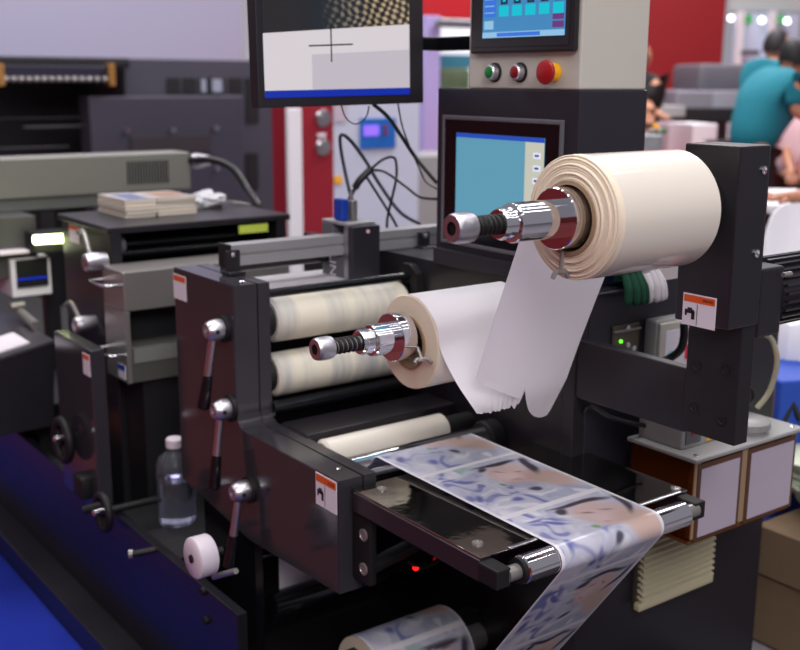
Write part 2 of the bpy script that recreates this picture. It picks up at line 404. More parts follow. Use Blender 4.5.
# printed web
FR = .307
def pcol(s, t):
    """colour of the print at length s and cross position t (0 near edge .. 1 far edge)"""
    if t < .03 or t > .975: return (.78, .76, .80)
    fr_i = math.floor(s/FR); p = (s/FR) % 1.0
    if p < .05 or p > .99: return (.76, .74, .78)
    wq = V(t*5, s*13, 1.7); wx = noise.noise(wq)*.07; wy = noise.noise(wq+V(9, 4, 2))*.07
    q = V(t*3.2+wx*8, p*3.0+wy*8, 3.1); n1 = noise.noise(q*1.3); n2 = noise.noise(q*2.6+V(7, 3, 1)); n3 = noise.noise(q*6+V(1, 9, 4))
    base = V(.52, .53, .64)+V(.20, .16, .13)*n1+V(.08, .08, .08)*n3
    def mixin(c, k):
        nonlocal base
        k = max(0, min(1, k)); k = k*k*(3-2*k); base = base.lerp(V(*c), k)
    left = max(0, min(1, (.72-t)*3))
    mixin((.20, .22, .46), (n2-.12)*3.2*left)
    mixin((.70, .70, .76), (-n2-.2)*3)
    mixin((.36, .50, .50), (n1-.12)*3*(1 if .3 < t < .75 else 0)*.7)
    def ell(ct, cp, a_, b_, ang=0):
        x = t+wx-ct; y = p+wy-cp; ca, sa = math.cos(ang), math.sin(ang)
        return math.sqrt(((x*ca+y*sa)/a_)**2+((-x*sa+y*ca)/b_)**2)
    def blob(c, ct, cp, a_, b_, ang=0, soft=.35, k=1.0):
        mixin(c, (1.0+soft-ell(ct, cp, a_, b_, ang))/(2*soft)*k)
    blob((.62, .46, .44), .66, .36, .20, .20, .5)
    blob((.58, .42, .37), .84, .62, .13, .22, -.5)
    blob((.68, .52, .52), .60, .40, .09, .10, .5, .5, .8)
    blob((.07, .055, .075), .66, .135, .24, .035, .05, .35)
    blob((.07, .055, .075), .47, .20, .04, .06, .6, .4)
    blob((.07, .055, .075), .90, .30, .035, .19, .35, .35)
    blob((.20, .14, .17), .58, .30, .045, .012, .4, .6, .7)
    blob((.20, .14, .17), .72, .33, .04, .012, .4, .6, .7)
    blob((.50, .24, .28), .61, .47, .035, .016, .4, .6, .7)
    blob((.08, .07, .12), .58, .70, .035, .045, .3, .4)
    blob((.20, .38, .18), .45, .52, .03, .025, .2, .5)
    blob((.13, .15, .42), .24, .30, .12, .028, .7, .5)
    blob((.13, .15, .42), .14, .20, .09, .022, -.2, .5)
    blob((.15, .16, .44), .30, .82, .05, .04, .2, .5, .9)
    blob((.13, .14, .38), .12, .62, .035, .07, .4, .5, .9)
    return tuple(max(.02, c) for c in base)
def paint(bm, f):
    cl = bm.loops.layers.float_color.new('print')
    for face in bm.faces:
        for lp in face.loops: lp[cl] = tuple(f(lp.vert))+(1,)
def path_sheet(name, pts2, x0, x1, nu, m, label, cat, s0=0, color=True, step=.004):
    """sheet swept along a (y,z) polyline between x0 and x1"""
    P2 = [Vector(p) for p in pts2]; L = [0]
    for a, b in zip(P2, P2[1:]): L.append(L[-1]+(b-a).length)
    n = int(L[-1]/step); samp = []
    k = 0
    for i in range(n+1):
        s = L[-1]*i/n
        while k < len(L)-2 and L[k+1] < s: k += 1
        t = (s-L[k])/max(1e-9, L[k+1]-L[k]); q = P2[k].lerp(P2[k+1], t); samp.append((s, q))
    bm = B(); data = {}
    ts = [j/nu for j in range(nu+1)]
    vs = [[bm.verts.new((x0+(x1-x0)*t, q.x, q.y)) for t in ts] for s, q in samp]
    for i, r in enumerate(vs):
        for j, v in enumerate(r): data[v] = (samp[i][0]+s0, ts[j])
    for i in range(n):
        for j in range(nu): bm.faces.new((vs[i][j], vs[i+1][j], vs[i+1][j+1], vs[i][j+1]))
    if color: paint(bm, lambda v: pcol(*data[v]))
    return bm
def arc(cy, cz, r, a0, a1, n=14): return [(cy+r*math.cos(a0+(a1-a0)*k/n), cz+r*math.sin(a0+(a1-a0)*k/n)) for k in range(n+1)]
R = math.radians
RC = (2.30, .215)
# drop angle of the hanging run
dropdir = Vector((.584, -.811)); an = math.atan2(-.5225, -.8526)  # normal angle of the run on the front roller
web_path = arc(2.2, .873, .0415, R(60), R(90), 5)+arc(1.55, .872, .034, R(92), R(212), 18)
last = Vector(web_path[-1]); end = last+dropdir*.86
web_path += [tuple(end)]
wm = path_sheet('web', web_path, 1.550, 1.878, 90, 'print', '', '', s0=.115)
web = tag(obj('printed_web', wm, 'print'), 'long printed film with repeating portrait frames running over the tray and down', 'printed film')
lw = web.modifiers.new('th', 'SOLIDIFY'); lw.thickness = .0006
# rewind roll with printed surface
def pr_roll():
    bm = B(); nu, nv = 120, 80; cy, cz = RC; r = .125; vs = []; data = {}
    for i in range(nu):
        a = 2*math.pi*i/nu; row = []
        for j in range(nv+1):
            v = bm.verts.new((1.565+.32*j/nv, cy+r*math.cos(a), cz+r*math.sin(a))); data[v] = (i/nu*2*math.pi*r+.05, j/nv); row.append(v)
        vs.append(row)
    for i in range(nu):
        for j in range(nv): bm.faces.new((vs[i][j], vs[(i+1) % nu][j], vs[(i+1) % nu][j+1], vs[i][j+1]))
    paint(bm, lambda v: pcol(*data[v]))
    return bm
rr = thing('printed_roll', (1.7, RC[0], RC[1]-.125), 'rewound roll of printed film low under the tray', 'film roll')
obj('wound_film', pr_roll(), 'print', rr)
obj('roll_side', lathe(B(), (1.565, RC[0], RC[1]), (1, 0, 0), [(0, .124), (0, .045), (.32, .045), (.32, .124)], 60, cap=False), 'rolledge', rr)
obj('rewind_shaft', cyl(B(), (1.50, RC[0], RC[1]), (2.0, RC[0], RC[1]), .043, seg=32), 'steel', press)
# ---------------------------------------------------------------- unwind shafts
def chuck(parent, y, z, xe, xs, xh, xc, xf, xr, fr_, hr, nr, sr, xback, m_nut='zinc'):
    obj('shaft', cyl(B(), (xe+.005, y, z), (xback, y, z), .016, seg=28), 'steel', parent)
    nut = obj('end_nut', lathe(B(), (xe, y, z), (1, 0, 0), [(0, nr*.45), (0, nr*.88), (.005, nr*.95), (.012, nr), (xs-xe-.008, nr), (xs-xe, nr*.93), (xs-xe, .012)], 44, cap=False), m_nut, parent)
    obj('bore', lathe(B(), (xe+.004, y, z), (1, 0, 0), [(0, nr*.5), (.002, nr*.3), (.002, .001)], 24), 'rubber', nut)
    bm = B(); pts = []; turns = 6; L = xh-xs
    for k in range(turns*16+1):
        a = 2*math.pi*k/16; pts.append((xs+L*k/(turns*16), y+sr*math.cos(a), z+sr*math.sin(a)))
    obj('spring', tube(bm, pts, .0055, 8, False), 'rubber', parent)
    hb_ = obj('hub', lathe(B(), (xh, y, z), (1, 0, 0), [(0, .018), (0, hr*.72), (.008, hr*.8), (.012, hr*.8), (.013, hr*.7), (xc-xh-.006, hr*.78), (xc-xh-.004, hr*.96), (xc-xh, hr), (xf-xh+.004, hr)], 64, cap=False), 'chrome', parent)
    fl = obj('flange', lathe(B(), (xf, y, z), (1, 0, 0), [(0, hr*.9), (0, fr_*.97), (.002, fr_), (xr-xf, fr_), (xr-xf, hr*.8)], 72, cap=False), 'chrome', parent)
    return fl
def wing(parent, p, d):
    d = V(*d).normalized(); p = V(*p)
    s = obj('thumb_screw', tube(B(), [p, p+d*.045], .0045, 10, False), 'steel', parent)
    side = d.cross(V(0, 1, 0) if abs(d.y) < .8 else V(0, 0, 1)).normalized(); e = p+d*.042
    obj('wing', tube(B(), [e+side*.022+d*.012, e+side*.012-d*.001, e, e-side*.012-d*.001, e-side*.022+d*.012], .005, 8), 'steel', s)
# upper unwind arm
ua = thing('unwind_stand', (2.02, 1.6, 1.0), 'black arm and upright column carrying the upper paper roll', 'machine arm')
ab = obj('cross_arm', box(B(), 2.0, 2.035, 1.575, 1.935, 1.065, 1.222, .004), 'black', ua)
mbk = obj('mount_block', box(B(), 1.995, 2.044, 1.43, 1.578, 1.072, 1.36, .003), 'matte', ua)
for (y, z) in ((1.468, 1.243), (1.548, 1.235), (1.468, 1.125), (1.548, 1.135)):
    obj('bolt', lathe(B(), (1.995, y, z), (-1, 0, 0), [(0, .013), (.002, .013), (.002, .008), (.001, .007)], 20), 'rubber', mbk)
cb = box(B(), 1.93, 2.033, 1.42, 1.568, 1.352, 1.748, .004)
cl = obj('column', cb, 'black', ua)
obj('column_cover', box(B(), 2.033, 2.038, 1.423, 1.565, 1.355, 1.745, .001), 'cab', ua)
for p in ((2.0, 1.695), (1.997, 1.515)):
    obj('screw', lathe(B(), (p[0]+.01, 1.42, p[1]), (0, -1, 0), [(0, .009), (.004, .009), (.006, .005), (.003, .004)], 18), 'chrome', cl)
wlabel(cl, 'X', (1.93, 1.545, 1.346), .09, .072)
obj('shaft_boss', lathe(B(), (1.93, 1.525, 1.612), (-1, 0, 0), [(0, .07), (.012, .07), (.013, .05)], 44), 'rubber', ua)
chuck(ua, 1.539, 1.613, 1.250, 1.296, 1.362, 1.398, 1.510, 1.552, .062, .039, .029, .015, 1.93, 'zinc')
wing(ua, (1.533, 1.535, 1.547), (-.05, 0, -1))
# motor behind the column
mo = obj('gearbox', box(B(), 2.05, 2.135, 1.43, 1.57, 1.315, 1.475, .006), 'greyd', ua); mo.data.materials[0] = M['black']
mt = B()
prof = []
lathe(mt, (2.135, 1.50, 1.40), (1, 0, 0), [(0, .06), (.005, .072), (.26, .072), (.265, .06)], 60)
mtr = obj('motor', mt, 'black', ua)
fb = B()
for k in range(26):
    a = 2*math.pi*k/26
    mm = Matrix.Translation((0, 1.50, 1.40)) @ Matrix.Rotation(a, 4, 'X')
    box(fb, 2.14, 2.40, -.003, .003, .07, .083, mtx=mm)
obj('cooling_fins', fb, 'black', mtr)
obj('bolt', cyl(B(), (2.12, 1.425, 1.455), (2.15, 1.425, 1.455), .006, seg=10), 'steel', mo)
# lower unwind shaft mounted on far plate
ls = thing('unwind_shaft', (1.6, 2.085, 1.26), 'chrome unwind shaft with spring through the lower paper roll', 'machine shaft')
chuck(ls, 2.085, 1.266, 1.290, 1.334, 1.412, 1.450, 1.505, 1.545, .060, .039, .028, .015, 2.0, 'zinc')
wing(ls, (1.55, 2.03, 1.245), (-.35, -.9, -.55))
# ---------------------------------------------------------------- paper rolls
def paper_roll(name, c, x0, x1, r, rc, label, rings):
    t = thing(name, (x0, c[0], c[1]-r), label, 'paper roll', None)
    prof = [(.0, rc+.008)]
    if rings:
        n = 9; last = rc+.008
        for k in range(n):
            r1 = rc+.008+(r-rc-.008)*(k+1)/n; dz = .002*math.sin(k*2.3)+.012*(k/n)**2.5
            prof += [(dz+.0008, last+.0006), (dz-.0004, (last+r1)/2), (dz+.0008, r1-.0008)]; last = r1
        prof += [(.018, r-.003), (.026, r)]
    else: prof += [(0, r-.003), (.003, r)]
    side = obj('roll_face', lathe(B(), (x0, c[0], c[1]), (1, 0, 0), prof, 110, cap=False), 'rolledge', t)
    L = x1-x0; e = prof[-1][0]
    obj('wound_paper', lathe(B(), (x0, c[0], c[1]), (1, 0, 0), [(e, r), (L-.006, r), (L-.001, r-.004), (L, r-.01), (L, rc+.008)], 110, cap=False), 'paper', t)
    obj('core', lathe(B(), (x0-.004, c[0], c[1]), (1, 0, 0), [(0, rc), (0, rc+.008), (L+.008, rc+.008), (L+.008, rc), (0, rc)], 72, cap=False), 'card', t)
    return t
r1 = paper_roll('paper_roll', (1.535, 1.612), 1.548, 1.868, .126, .067, 'large cream paper roll on the raised arm, layered ridged edge', True)
lab(r1.children[2], 'pale brown core')
obj('tail_core', cyl(B(), (1.87, 1.535, 1.612), (1.918, 1.535, 1.612), .055, seg=48), 'white', ua)
r2 = paper_roll('paper_roll', (2.083, 1.247), 1.562, 1.875, .118, .06, 'smaller white paper roll with flat edge on the lower shaft', False)
# ---------------------------------------------------------------- loose sheets
def lerp(a, b, t): return a+(b-a)*t
def s1(u, v):
    zb = lerp(1.215, 1.065, u**.8)
    # torn lobe on the far side
    lobe = 0
    if u > .52: lobe = .035-.10*abs((u-.80)/.28)**2.2*.8
    else: lobe = .0
    zb -= lobe
    if u > .93: zb += (u-.93)*1.2
    z = lerp(1.640, zb, v)
    yl = 1.655+(1.64-z)*.40; yr = 1.655+(1.64-z)*.385+.012*math.sin(v*2)
    y = lerp(yl, yr, u)+.004*math.sin(u*5+v*3)*v
    return V(1.562+.325*u-.0*v, y, z)
bm = B(); grid(bm, s1, 50, 60)
tag(obj('paper_sheet', thicken(bm, .0008), 'paper2'), 'white paper sheet hanging slanted from the large upper roll, torn end', 'paper')
def s2(u, v):
    # path leaves the top of the lower roll and drops towards the viewer; near edge sags
    nearp = [(2.083, 1.368), (2.03, 1.357), (1.975, 1.312), (1.955, 1.25), (1.90, 1.19), (1.85, 1.152), (1.818, 1.130)]
    farp = [(2.083, 1.368), (2.03, 1.357), (1.99, 1.33), (1.955, 1.28), (1.925, 1.22), (1.895, 1.15), (1.875, 1.085)]
    def ev(pp, t):
        q = spline([(a, b, 0) for a, b in pp], 10); x = t*(len(q)-1); i = min(int(x), len(q)-2); return q[i].lerp(q[i+1], x-i)
    vv = v
    if v > .0:
        tear = .035*noise.noise(V(u*14, 2, 0))+.010*noise.noise(V(u*60, 5, 0))
        vv = v*(1-.06*u+tear*v)
    a = ev(nearp, vv); b = ev(farp, vv); q = a.lerp(b, u**.9)
    return V(1.562+.30*u*(1-.38*max(0, v-.72)/.28), q.x, q.y)
bm = B(); grid(bm, s2, 90, 60)
tag(obj('paper_sheet', thicken(bm, .0008), 'paper2'), 'glossy white sheet coming off the smaller lower roll with ragged torn edge', 'paper')
def s3(u, v): return V(lerp(1.475, 1.70, u), 2.60, lerp(.66, .40-.0*u, v))
bm = B(); grid(bm, s3, 6, 6)
tag(obj('paper_sheet', thicken(bm, .001), 'label'), 'plain white sheet hanging beneath the glossy side housing', 'paper')
# ---------------------------------------------------------------- control cabinet and pillar
cc = thing('control_cabinet', (2.12, 2.25, 1.345), 'black control cabinet with a pale blue screen facing the operator', 'control cabinet')
obj('cabinet_body', box(B(), 2.0, 2.252, 1.962, 2.535, 1.345, 1.857, .004), 'cab', cc)
fm = B()
y0, y1, z0, z1 = 2.02, 2.50, 1.41, 1.777
def xframe(bm, xa, xb, ya, yb, za, zb, t, bev=.002):
    box(bm, xa, xb, ya, ya+t, za, zb, bev); box(bm, xa, xb, yb-t, yb, za, zb, bev)
    box(bm, xa, xb, ya+t, yb-t, za, za+t, bev); box(bm, xa, xb, ya+t, yb-t, zb-t, zb, bev)
obj('screen_surround', (xframe(fm, 1.992, 2.0, y0-.01, y1+.004, z0, z1+.004, .012) or fm), 'greyd', cc)
obj('glossy_bezel', box(B(), 1.994, 2.0, y0, y1-.006, z0+.01, z1-.006, .001), 'gloss', cc)
M['scr'] = emis('pale_blue', (98, 160, 186), 1); M['scrw'] = emis('cream', (214, 214, 200), .9); M['scrb'] = emis('title_blue', (40, 80, 190), 1)
A = P(459, 133, X=1.99); Bq = P(546, 139, X=1.99)
ya, yb = 2.437, 2.075; za, zb = 1.475, 1.733
sc = obj('display', box(B(), 1.9925, 1.994, yb, ya, za, zb), M['scr'], cc)
obj('title_bar', box(B(), 1.992, 1.9925, yb, ya, zb-.012, zb), M['scrb'], sc)
obj('side_panel', box(B(), 1.992, 1.9925, yb, yb+.072, za, zb-.013), M['scrw'], sc)
obj('bottom_panel', box(B(), 1.992, 1.9925, yb+.073, ya, za, za+.02), M['scrw'], sc)
M['uiw'] = emis('white_ui', (235, 238, 250), 1); M['uit'] = emis('text_blue', (70, 90, 170), 1)
for k in range(5):
    z = zb-.055-.033*k
    bt = obj('readout', box(B(), 1.9912, 1.992, yb+.012, yb+.040, z, z+.016), M['uiw'], sc)
    obj('readout_digits', box(B(), 1.9909, 1.9912, yb+.018, yb+.034, z+.005, z+.011), M['uit'], sc)
obj('cabinet_lip', box(B(), 1.985, 2.0, 1.975, 2.53, 1.345, 1.392, .003), 'cab', cc)
hm = thing('control_pillar', (2.1, 2.18, 1.857), 'light grey pillar with touch panel and three round push buttons', 'control panel')
obj('pillar_body', box(B(), 2.0, 2.246, 1.964, 2.397, 1.857, 2.55, .005), 'hmi', hm)
obj('panel_bezel', box(B(), 1.982, 2.0, 1.972, 2.372, 1.950, 2.27, .006), 'black', hm)
inn = obj('bezel_inset', box(B(), 1.980, 1.982, 1.99, 2.355, 1.966, 2.255, .001), 'cab', hm)
M['t1'] = emis('touch_blue', (70, 140, 195), 1); M['t2'] = emis('cyan', (20, 200, 220), 1); M['t3'] = emis('dark', (30, 50, 70), 1)
M['t4'] = emis('bar', (60, 120, 225), 1); M['t5'] = emis('purple', (110, 60, 130), 1); M['t6'] = emis('pale', (150, 200, 235), 1)
YL, YR, ZB, ZT = 2.315, 2.003, 1.990, 2.235
td = obj('touch_display', box(B(), 1.9785, 1.980, YR, YL, ZB, ZT), M['t1'], hm)
def ui(nm, a, b, c_, d_, m, lay=1):
    """a,b fractions from left; c,d fractions from the bottom"""
    return obj(nm, box(B(), 1.9785-.0005*lay, 1.9785-.0005*(lay-1), YL-(YL-YR)*b, YL-(YL-YR)*a, ZB+(ZT-ZB)*c_, ZB+(ZT-ZB)*d_), m, td)
ui('status_strip', 0, 1, 0, .06, M['t6']); ui('progress_bar', .19, .72, .01, .05, M['t4'], 2)
ui('side_menu', .02, .17, .22, .95, M['t4'])
for k in range(5):
    x = .21+.163*k
    ui('tile', x, x+.12, .22, .33, M['t2']); t_ = ui('tile_header', x+.02, x+.105, .345, .42, M['t3']); ui('tile_digits', x+.045, x+.08, .37, .395, M['t2'], 2)
    ui('tile_title', x, x+.12, .43, .49, M['t6'])
ui('button', .86, .99, .08, .145, M['t5']); ui('button', .86, .99, .16, .22, M['t5']); ui('icon', .02, .14, .09, .18, M['t6'])
for k in range(4): ui('menu_line', .03, .15, .26+.07*k, .27+.07*k, M['t6'], 2)
for y, m in ((2.284, 'green'), (2.182, 'darkred')):
    rg = obj('push_button', lathe(B(), (2.0, y, 1.900), (-1, 0, 0), [(0, .023), (.003, .023), (.004, .021), (.020, .021), (.024, .018), (.024, .015)], 40, cap=False), 'zinc', hm)
    obj('button_lens', lathe(B(), (1.978, y, 1.900), (-1, 0, 0), [(0, .016), (.003, .016), (.006, .011), (.007, .001)], 36), m, rg)
    obj('button_gasket', lathe(B(), (2.0, y, 1.9), (-1, 0, 0), [(0, .026), (.004, .026), (.0045, .022)], 36), 'rubber', rg)
es = obj('emergency_stop', lathe(B(), (1.979, 2.052, 1.9), (-1, 0, 0), [(0, .018), (.004, .024), (.008, .029), (.014, .031), (.019, .029), (.023, .02), (.024, .001)], 48), 'redrub', hm)
obj('yellow_collar', cyl(B(), (2.0, 2.052, 1.9), (1.978, 2.052, 1.9), .024, seg=40, bev=.002), 'yellow', es)
ar = B()
for k in range(3):
    a0 = k*2*math.pi/3+.3
    pts = [(1.9590, 2.052+.019*math.cos(a0+j*.15), 1.9+.019*math.sin(a0+j*.15)) for j in range(7)]
    tube(ar, pts, .0018, 6, False)
obj('arrow_marks', ar, 'white', es)
# monitor on its bar
mon = thing('monitor', (1.43, 2.6, 1.806), 'black wide monitor showing a magnified print with cross hair', 'monitor')
mx = Matrix.Translation((1.443, 2.60, 1.803)) @ Matrix.Rotation(R(-1), 4, 'Y')
W_, H_ = .556, .40
def lerp(a, b, t): return a+(b-a)*t
def mbx(nm, x0, x1, yy0, yy1, z0, z1, m, par=mon, bev=0): return obj(nm, box(B(), x0, x1, yy0, yy1, z0, z1, bev, mx), m, par)
mbx('monitor_case', 0, W_, 0, .045, 0, H_, 'black', mon, .004)
mbx('monitor_back', .1, W_-.1, .045, .075, .06, H_-.06, 'black', mon, .01)
X0, X1, Z0, Z1 = .020, W_-.053, .026, H_-.02
def mimg():
    bm = B(); nu, nv = 150, 100; vs = []; dat = {}
    for i in range(nu+1):
        row = []
        for j in range(nv+1):
            u, v = i/nu, j/nv
            q = bm.verts.new(mx @ V(lerp(X0, X1, u), -.0012, lerp(Z0, Z1, v))); dat[q] = (u, v); row.append(q)
        vs.append(row)
    for i in range(nu):
        for j in range(nv): bm.faces.new((vs[i][j], vs[i+1][j], vs[i+1][j+1], vs[i][j+1]))
    def f(q):
        u, v = dat[q]
        if v < .055: return (.012, .03, .42) if u > .03 or v < .015 else (.5, .5, .5)
        edge = -1
        if v < edge:
            if u > .31 and v < .315+.05*u: 
                c = .50
                return (c*1.02, c*.98, c*1.06)
            return (.74, .69, .72)
        fx = math.sin(u*95+v*40+2*noise.noise(V(u*9, v*9, 0)))*math.sin(v*75-u*22+2*noise.noise(V(u*8, v*9, 5)))+.5*noise.noise(V(u*90, v*60, 0)); g = max(0, fx*.9+.15); k = max(0, min(1, (u-.38)*2.4))
        return (.012+.62*g*k, .010+.47*g*k, .012+.28*g*k)
    paint(bm, f); return bm
dp = obj('display', mimg(), 'screenimg', mon)
cu, cv = .44, .395
cx, cz = lerp(X0, X1, cu), lerp(Z0, Z1, cv)
def scrpoly(nm, pts, m, lay):
    pts = [(lerp(X0, X1, a), lerp(Z0, Z1, b)) for a, b in pts]; bm = prism(B(), pts, 'Y', -.0012-.0004*lay, -.0012-.0004*(lay-1))
    for v in bm.verts: v.co = mx @ v.co
    return obj(nm, bm, m, dp)
M['scrpale'] = emis('screen_pale', (222, 214, 218), 1); M['scrgrey'] = emis('screen_grey', (200, 192, 202), 1); M['scrblue'] = emis('screen_bar', (16, 46, 172), 1)
scrpoly('pale_area', [(0, .055), (1, .055), (1, .56), (0, .475)], M['scrpale'], 1)
scrpoly('grey_area', [(.31, .055), (1, .055), (1, .36), (.31, .32)], M['scrgrey'], 2)
scrpoly('task_bar', [(0, 0), (1, 0), (1, .055), (0, .055)], M['scrblue'], 2)
ch = B(); box(ch, cx-.072*1.0, cx+.072, -.0035, -.0021, cz-.003, cz+.001, 0, mx @ Matrix.Translation((cx, 0, cz)) @ Matrix.Rotation(R(-2), 4, 'Y') @ Matrix.Translation((-cx, 0, -cz))); box(ch, cx-.0015, cx+.002, -.0035, -.0021, cz-.046, cz+.046, 0, mx)
obj('cross_hair', ch, 'ink', dp)
obj('mount_bar', box(B(), 1.93, 2.12, 2.645, 2.675, 1.965, 2.005, .003), 'gloss', mon)
obj('mount_bar', box(B(), 2.09, 2.13, 2.39, 2.675, 1.965, 2.005, .003), 'gloss', mon)
# ---------------------------------------------------------------- rail and scanner
ra = thing('camera_rail', (1.9, 2.83, 1.33), 'silver aluminium rail crossing above the press rollers', 'rail')
rp = [(2.80, 1.346), (2.86, 1.346), (2.86, 1.407), (2.80, 1.407), (2.80, 1.382), (2.806, 1.380), (2.806, 1.372), (2.80, 1.370)]
obj('extrusion', prism(B(), rp, 'X', 1.452, 2.42), 'railm', ra)
obj('end_cap', box(B(), 1.442, 1.452, 2.797, 2.863, 1.343, 1.410, .002), 'rubber', ra)
for x in (1.43, 2.13):
    b_ = obj('rail_bracket', box(B(), x, x+.045, 2.788, 2.798, 1.31 if x < 2 else 1.33, 1.395, .002), 'black', ra)
    obj('bracket_foot', box(B(), x-.01, x+.045, 2.755, 2.80, 1.326 if x < 2 else 1.345, 1.336 if x < 2 else 1.35, .002), 'black', b_)
    obj('bracket_screw', lathe(B(), (x+.023, 2.788, 1.382), (0, -1, 0), [(0, .009), (.004, .009), (.005, .004)], 18), 'chrome', b_)
sc_ = thing('inspection_camera', (1.9, 2.82, 1.19), 'dark grey boxy inspection camera clamped on the silver rail', 'camera')
obj('camera_front', box(B(), 1.842, 1.947, 2.75, 2.775, 1.19, 1.437, .003), 'greyd', sc_).data.materials[0] = M['cab']
obj('camera_band', box(B(), 1.842, 1.947, 2.775, 2.798, 1.185, 1.435, .002), 'brushed', sc_)
cbm = B(); box(cbm, 1.842, 1.947, 2.863, 2.925, 1.185, 1.435, .003); box(cbm, 1.842, 1.947, 2.798, 2.863, 1.185, 1.340, .002)
obj('camera_body', cbm, 'greyd', sc_)
obj('camera_top', box(B(), 1.842, 1.947, 2.776, 2.925, 1.4365, 1.446, .002), 'railm', sc_)
obj('name_plate', box(B(), 1.862, 1.93, 2.748, 2.75, 1.22, 1.236), 'label', sc_)
obj('indicator', cyl(B(), (1.90, 2.75, 1.42), (1.90, 2.747, 1.42), .006, seg=14), 'pinkshirt', sc_)
tb = bpy.data.curves.new('camera_text', 'FONT'); tb.body = 'LINE 2'; tb.size = .05*S; tb.extrude = .0004
tmp = bpy.data.objects.new('tmp_text', tb); tm = bpy.data.meshes.new_from_object(tmp); bpy.data.objects.remove(tmp)
to = bpy.data.objects.new('camera_text', tm); col.objects.link(to); tm.materials.clear(); tm.materials.append(M['label']); to.parent = sc_
to.rotation_euler = Matrix(((0, 0, -1), (0, -1, 0), (-1, 0, 0))).to_euler() if 0 else (0, 0, 0)
# letters run downwards on the face that looks to -X
bx_ = V(0, 0, -1); by_ = V(0, -1, 0); bz_ = bx_.cross(by_)
if bz_.x > 0: by_ = V(0, 1, 0); bz_ = bx_.cross(by_)
to.matrix_local = Matrix.Translation((V(1.8415, 2.878, 1.345)-V(1.9, 2.82, 1.19))*S) @ Matrix((bx_, by_, bz_)).transposed().to_4x4()
pl = thing('cable_plug', (1.87, 2.90, 1.447), 'blue cable plug standing on top of the inspection camera', 'plug')
obj('plug_body', box(B(), 1.852, 1.880, 2.825, 2.87, 1.4465, 1.515, .005), 'blue', pl)
pl2 = thing('cable_plug', (1.92, 2.90, 1.447), 'small silver metal plug beside the blue plug', 'plug')
obj('plug_body', box(B(), 1.888, 1.910, 2.82, 2.86, 1.4465, 1.51, .003), 'steel', pl2)
obj('plug_screw', cyl(B(), (1.899, 2.84, 1.51), (1.899, 2.84, 1.535), .006, seg=10), 'steel', pl2)
def cable(name, pts, r, m, label, cat='cable'): return tag(obj(name, tube(B(), pts, r, 10), m), label, cat)
def pp(l, **k): return [P(x, y, Y=yy) for x, y, yy in l]
cable('cable', pp([(346, 206, 2.91), (353, 192, 2.90), (362, 178, 2.89)]), .006, 'cable', 'short black cable rising from the blue plug')
cable('cable_joint', pp([(355, 188, 2.90), (360, 180, 2.89), (370, 170, 2.88)]), .012, 'cable', 'thick black moulded joint in the cable above the camera', 'cable')
cable('cable', pp([(370, 170, 2.88), (382, 160, 2.86), (392, 157, 2.85), (396, 162, 2.85), (396, 180, 2.86), (388, 215, 2.87), (387, 229, 2.87)]), .0045, 'cable', 'black cable arching into a tight loop and dropping behind the rail')
cable('cable', pp([(370, 170, 2.88), (385, 172, 2.86), (405, 186, 2.8), (420, 197, 2.75), (437, 199, 2.65)]), .0045, 'cable', 'black cable sagging from the joint to the control cabinet')
cable('cable', pp([(366, 176, 2.88), (378, 195, 2.9), (390, 214, 2.92), (397, 227, 2.93)]), .0045, 'cable', 'thin black cable running straight down to the right from the joint')
cable('cable', pp([(354, 206, 2.91), (348, 185, 2.93), (341, 150, 2.95), (341, 135, 2.95), (350, 140, 2.95), (365, 160, 2.95), (380, 185, 2.95), (400, 212, 2.93), (420, 224, 2.92)]), .006, 'cableg', 'blue-grey cable curving high over the others in a wide arc')
cable('cable', pp([(373, 104, 2.66), (388, 117, 2.66), (402, 137, 2.66), (416, 158, 2.66), (437, 183, 2.60)]), .006, 'cable', 'thick black cable running from the monitor down to the cabinet')
cable('cable', pp([(398, 104, 2.66), (402, 125, 2.67), (409, 145, 2.67), (420, 170, 2.66), (426, 182, 2.65), (437, 189, 2.60)]), .0025, 'cable', 'thin wavy black wire beside the thick monitor cable')
cable('cable', pp([(341, 104, 2.66), (346, 118, 2.67), (356, 124, 2.68), (366, 117, 2.67), (369, 106, 2.66)]), .002, 'cable', 'fine wire looping under the monitor edge')
# ---------------------------------------------------------------- items on the right side of the body
so = thing('socket_plate', (2.18, 1.93, 1.16), 'small bronze socket plate with lit green dot on the machine body', 'socket')
obj('plate', box(B(), 2.128, 2.232, 1.929, 1.9345, 1.14, 1.24, .002), mat('bronze_plate', (92, 84, 70), .4, .3), so)
obj('plate_rim', box(B(), 2.128, 2.232, 1.922, 1.929, 1.222, 1.228, .001), 'steel', so)
obj('screw', cyl(B(), (2.18, 1.929, 1.232), (2.18, 1.922, 1.232), .007, seg=14), 'chrome', so)
M['gled'] = emis('green', (90, 220, 40), 3)
obj('green_light', cyl(B(), (2.158, 1.929, 1.196), (2.158, 1.925, 1.196), .005, seg=12), M['gled'], so)
for p in ((2.18, 1.185), (2.205, 1.172)): obj('socket_pin', cyl(B(), (p[0], 1.929, p[1]), (p[0], 1.92, p[1]), .008, seg=14), 'chrome', so)
eb = thing('electric_box', (2.36, 1.9, 1.0), 'grey electrical box with pale label behind the cross arm', 'electrical box')
obj('box_body', box(B(), 2.258, 2.46, 1.893, 1.9345, 1.0, 1.245, .006), 'grey', eb)
obj('box_lid', box(B(), 2.266, 2.455, 1.884, 1.8925, 1.01, 1.238, .004), 'hmi', eb)
fl_ = obj('box_label', box(B(), 2.288, 2.44, 1.8825, 1.884, 1.03, 1.215), 'label', eb)
obj('label_disc', cyl(B(), (2.312, 1.8825, 1.14), (2.312, 1.882, 1.14), .018, seg=20), mat('pale_blue_print', (150, 200, 225), .5), fl_)
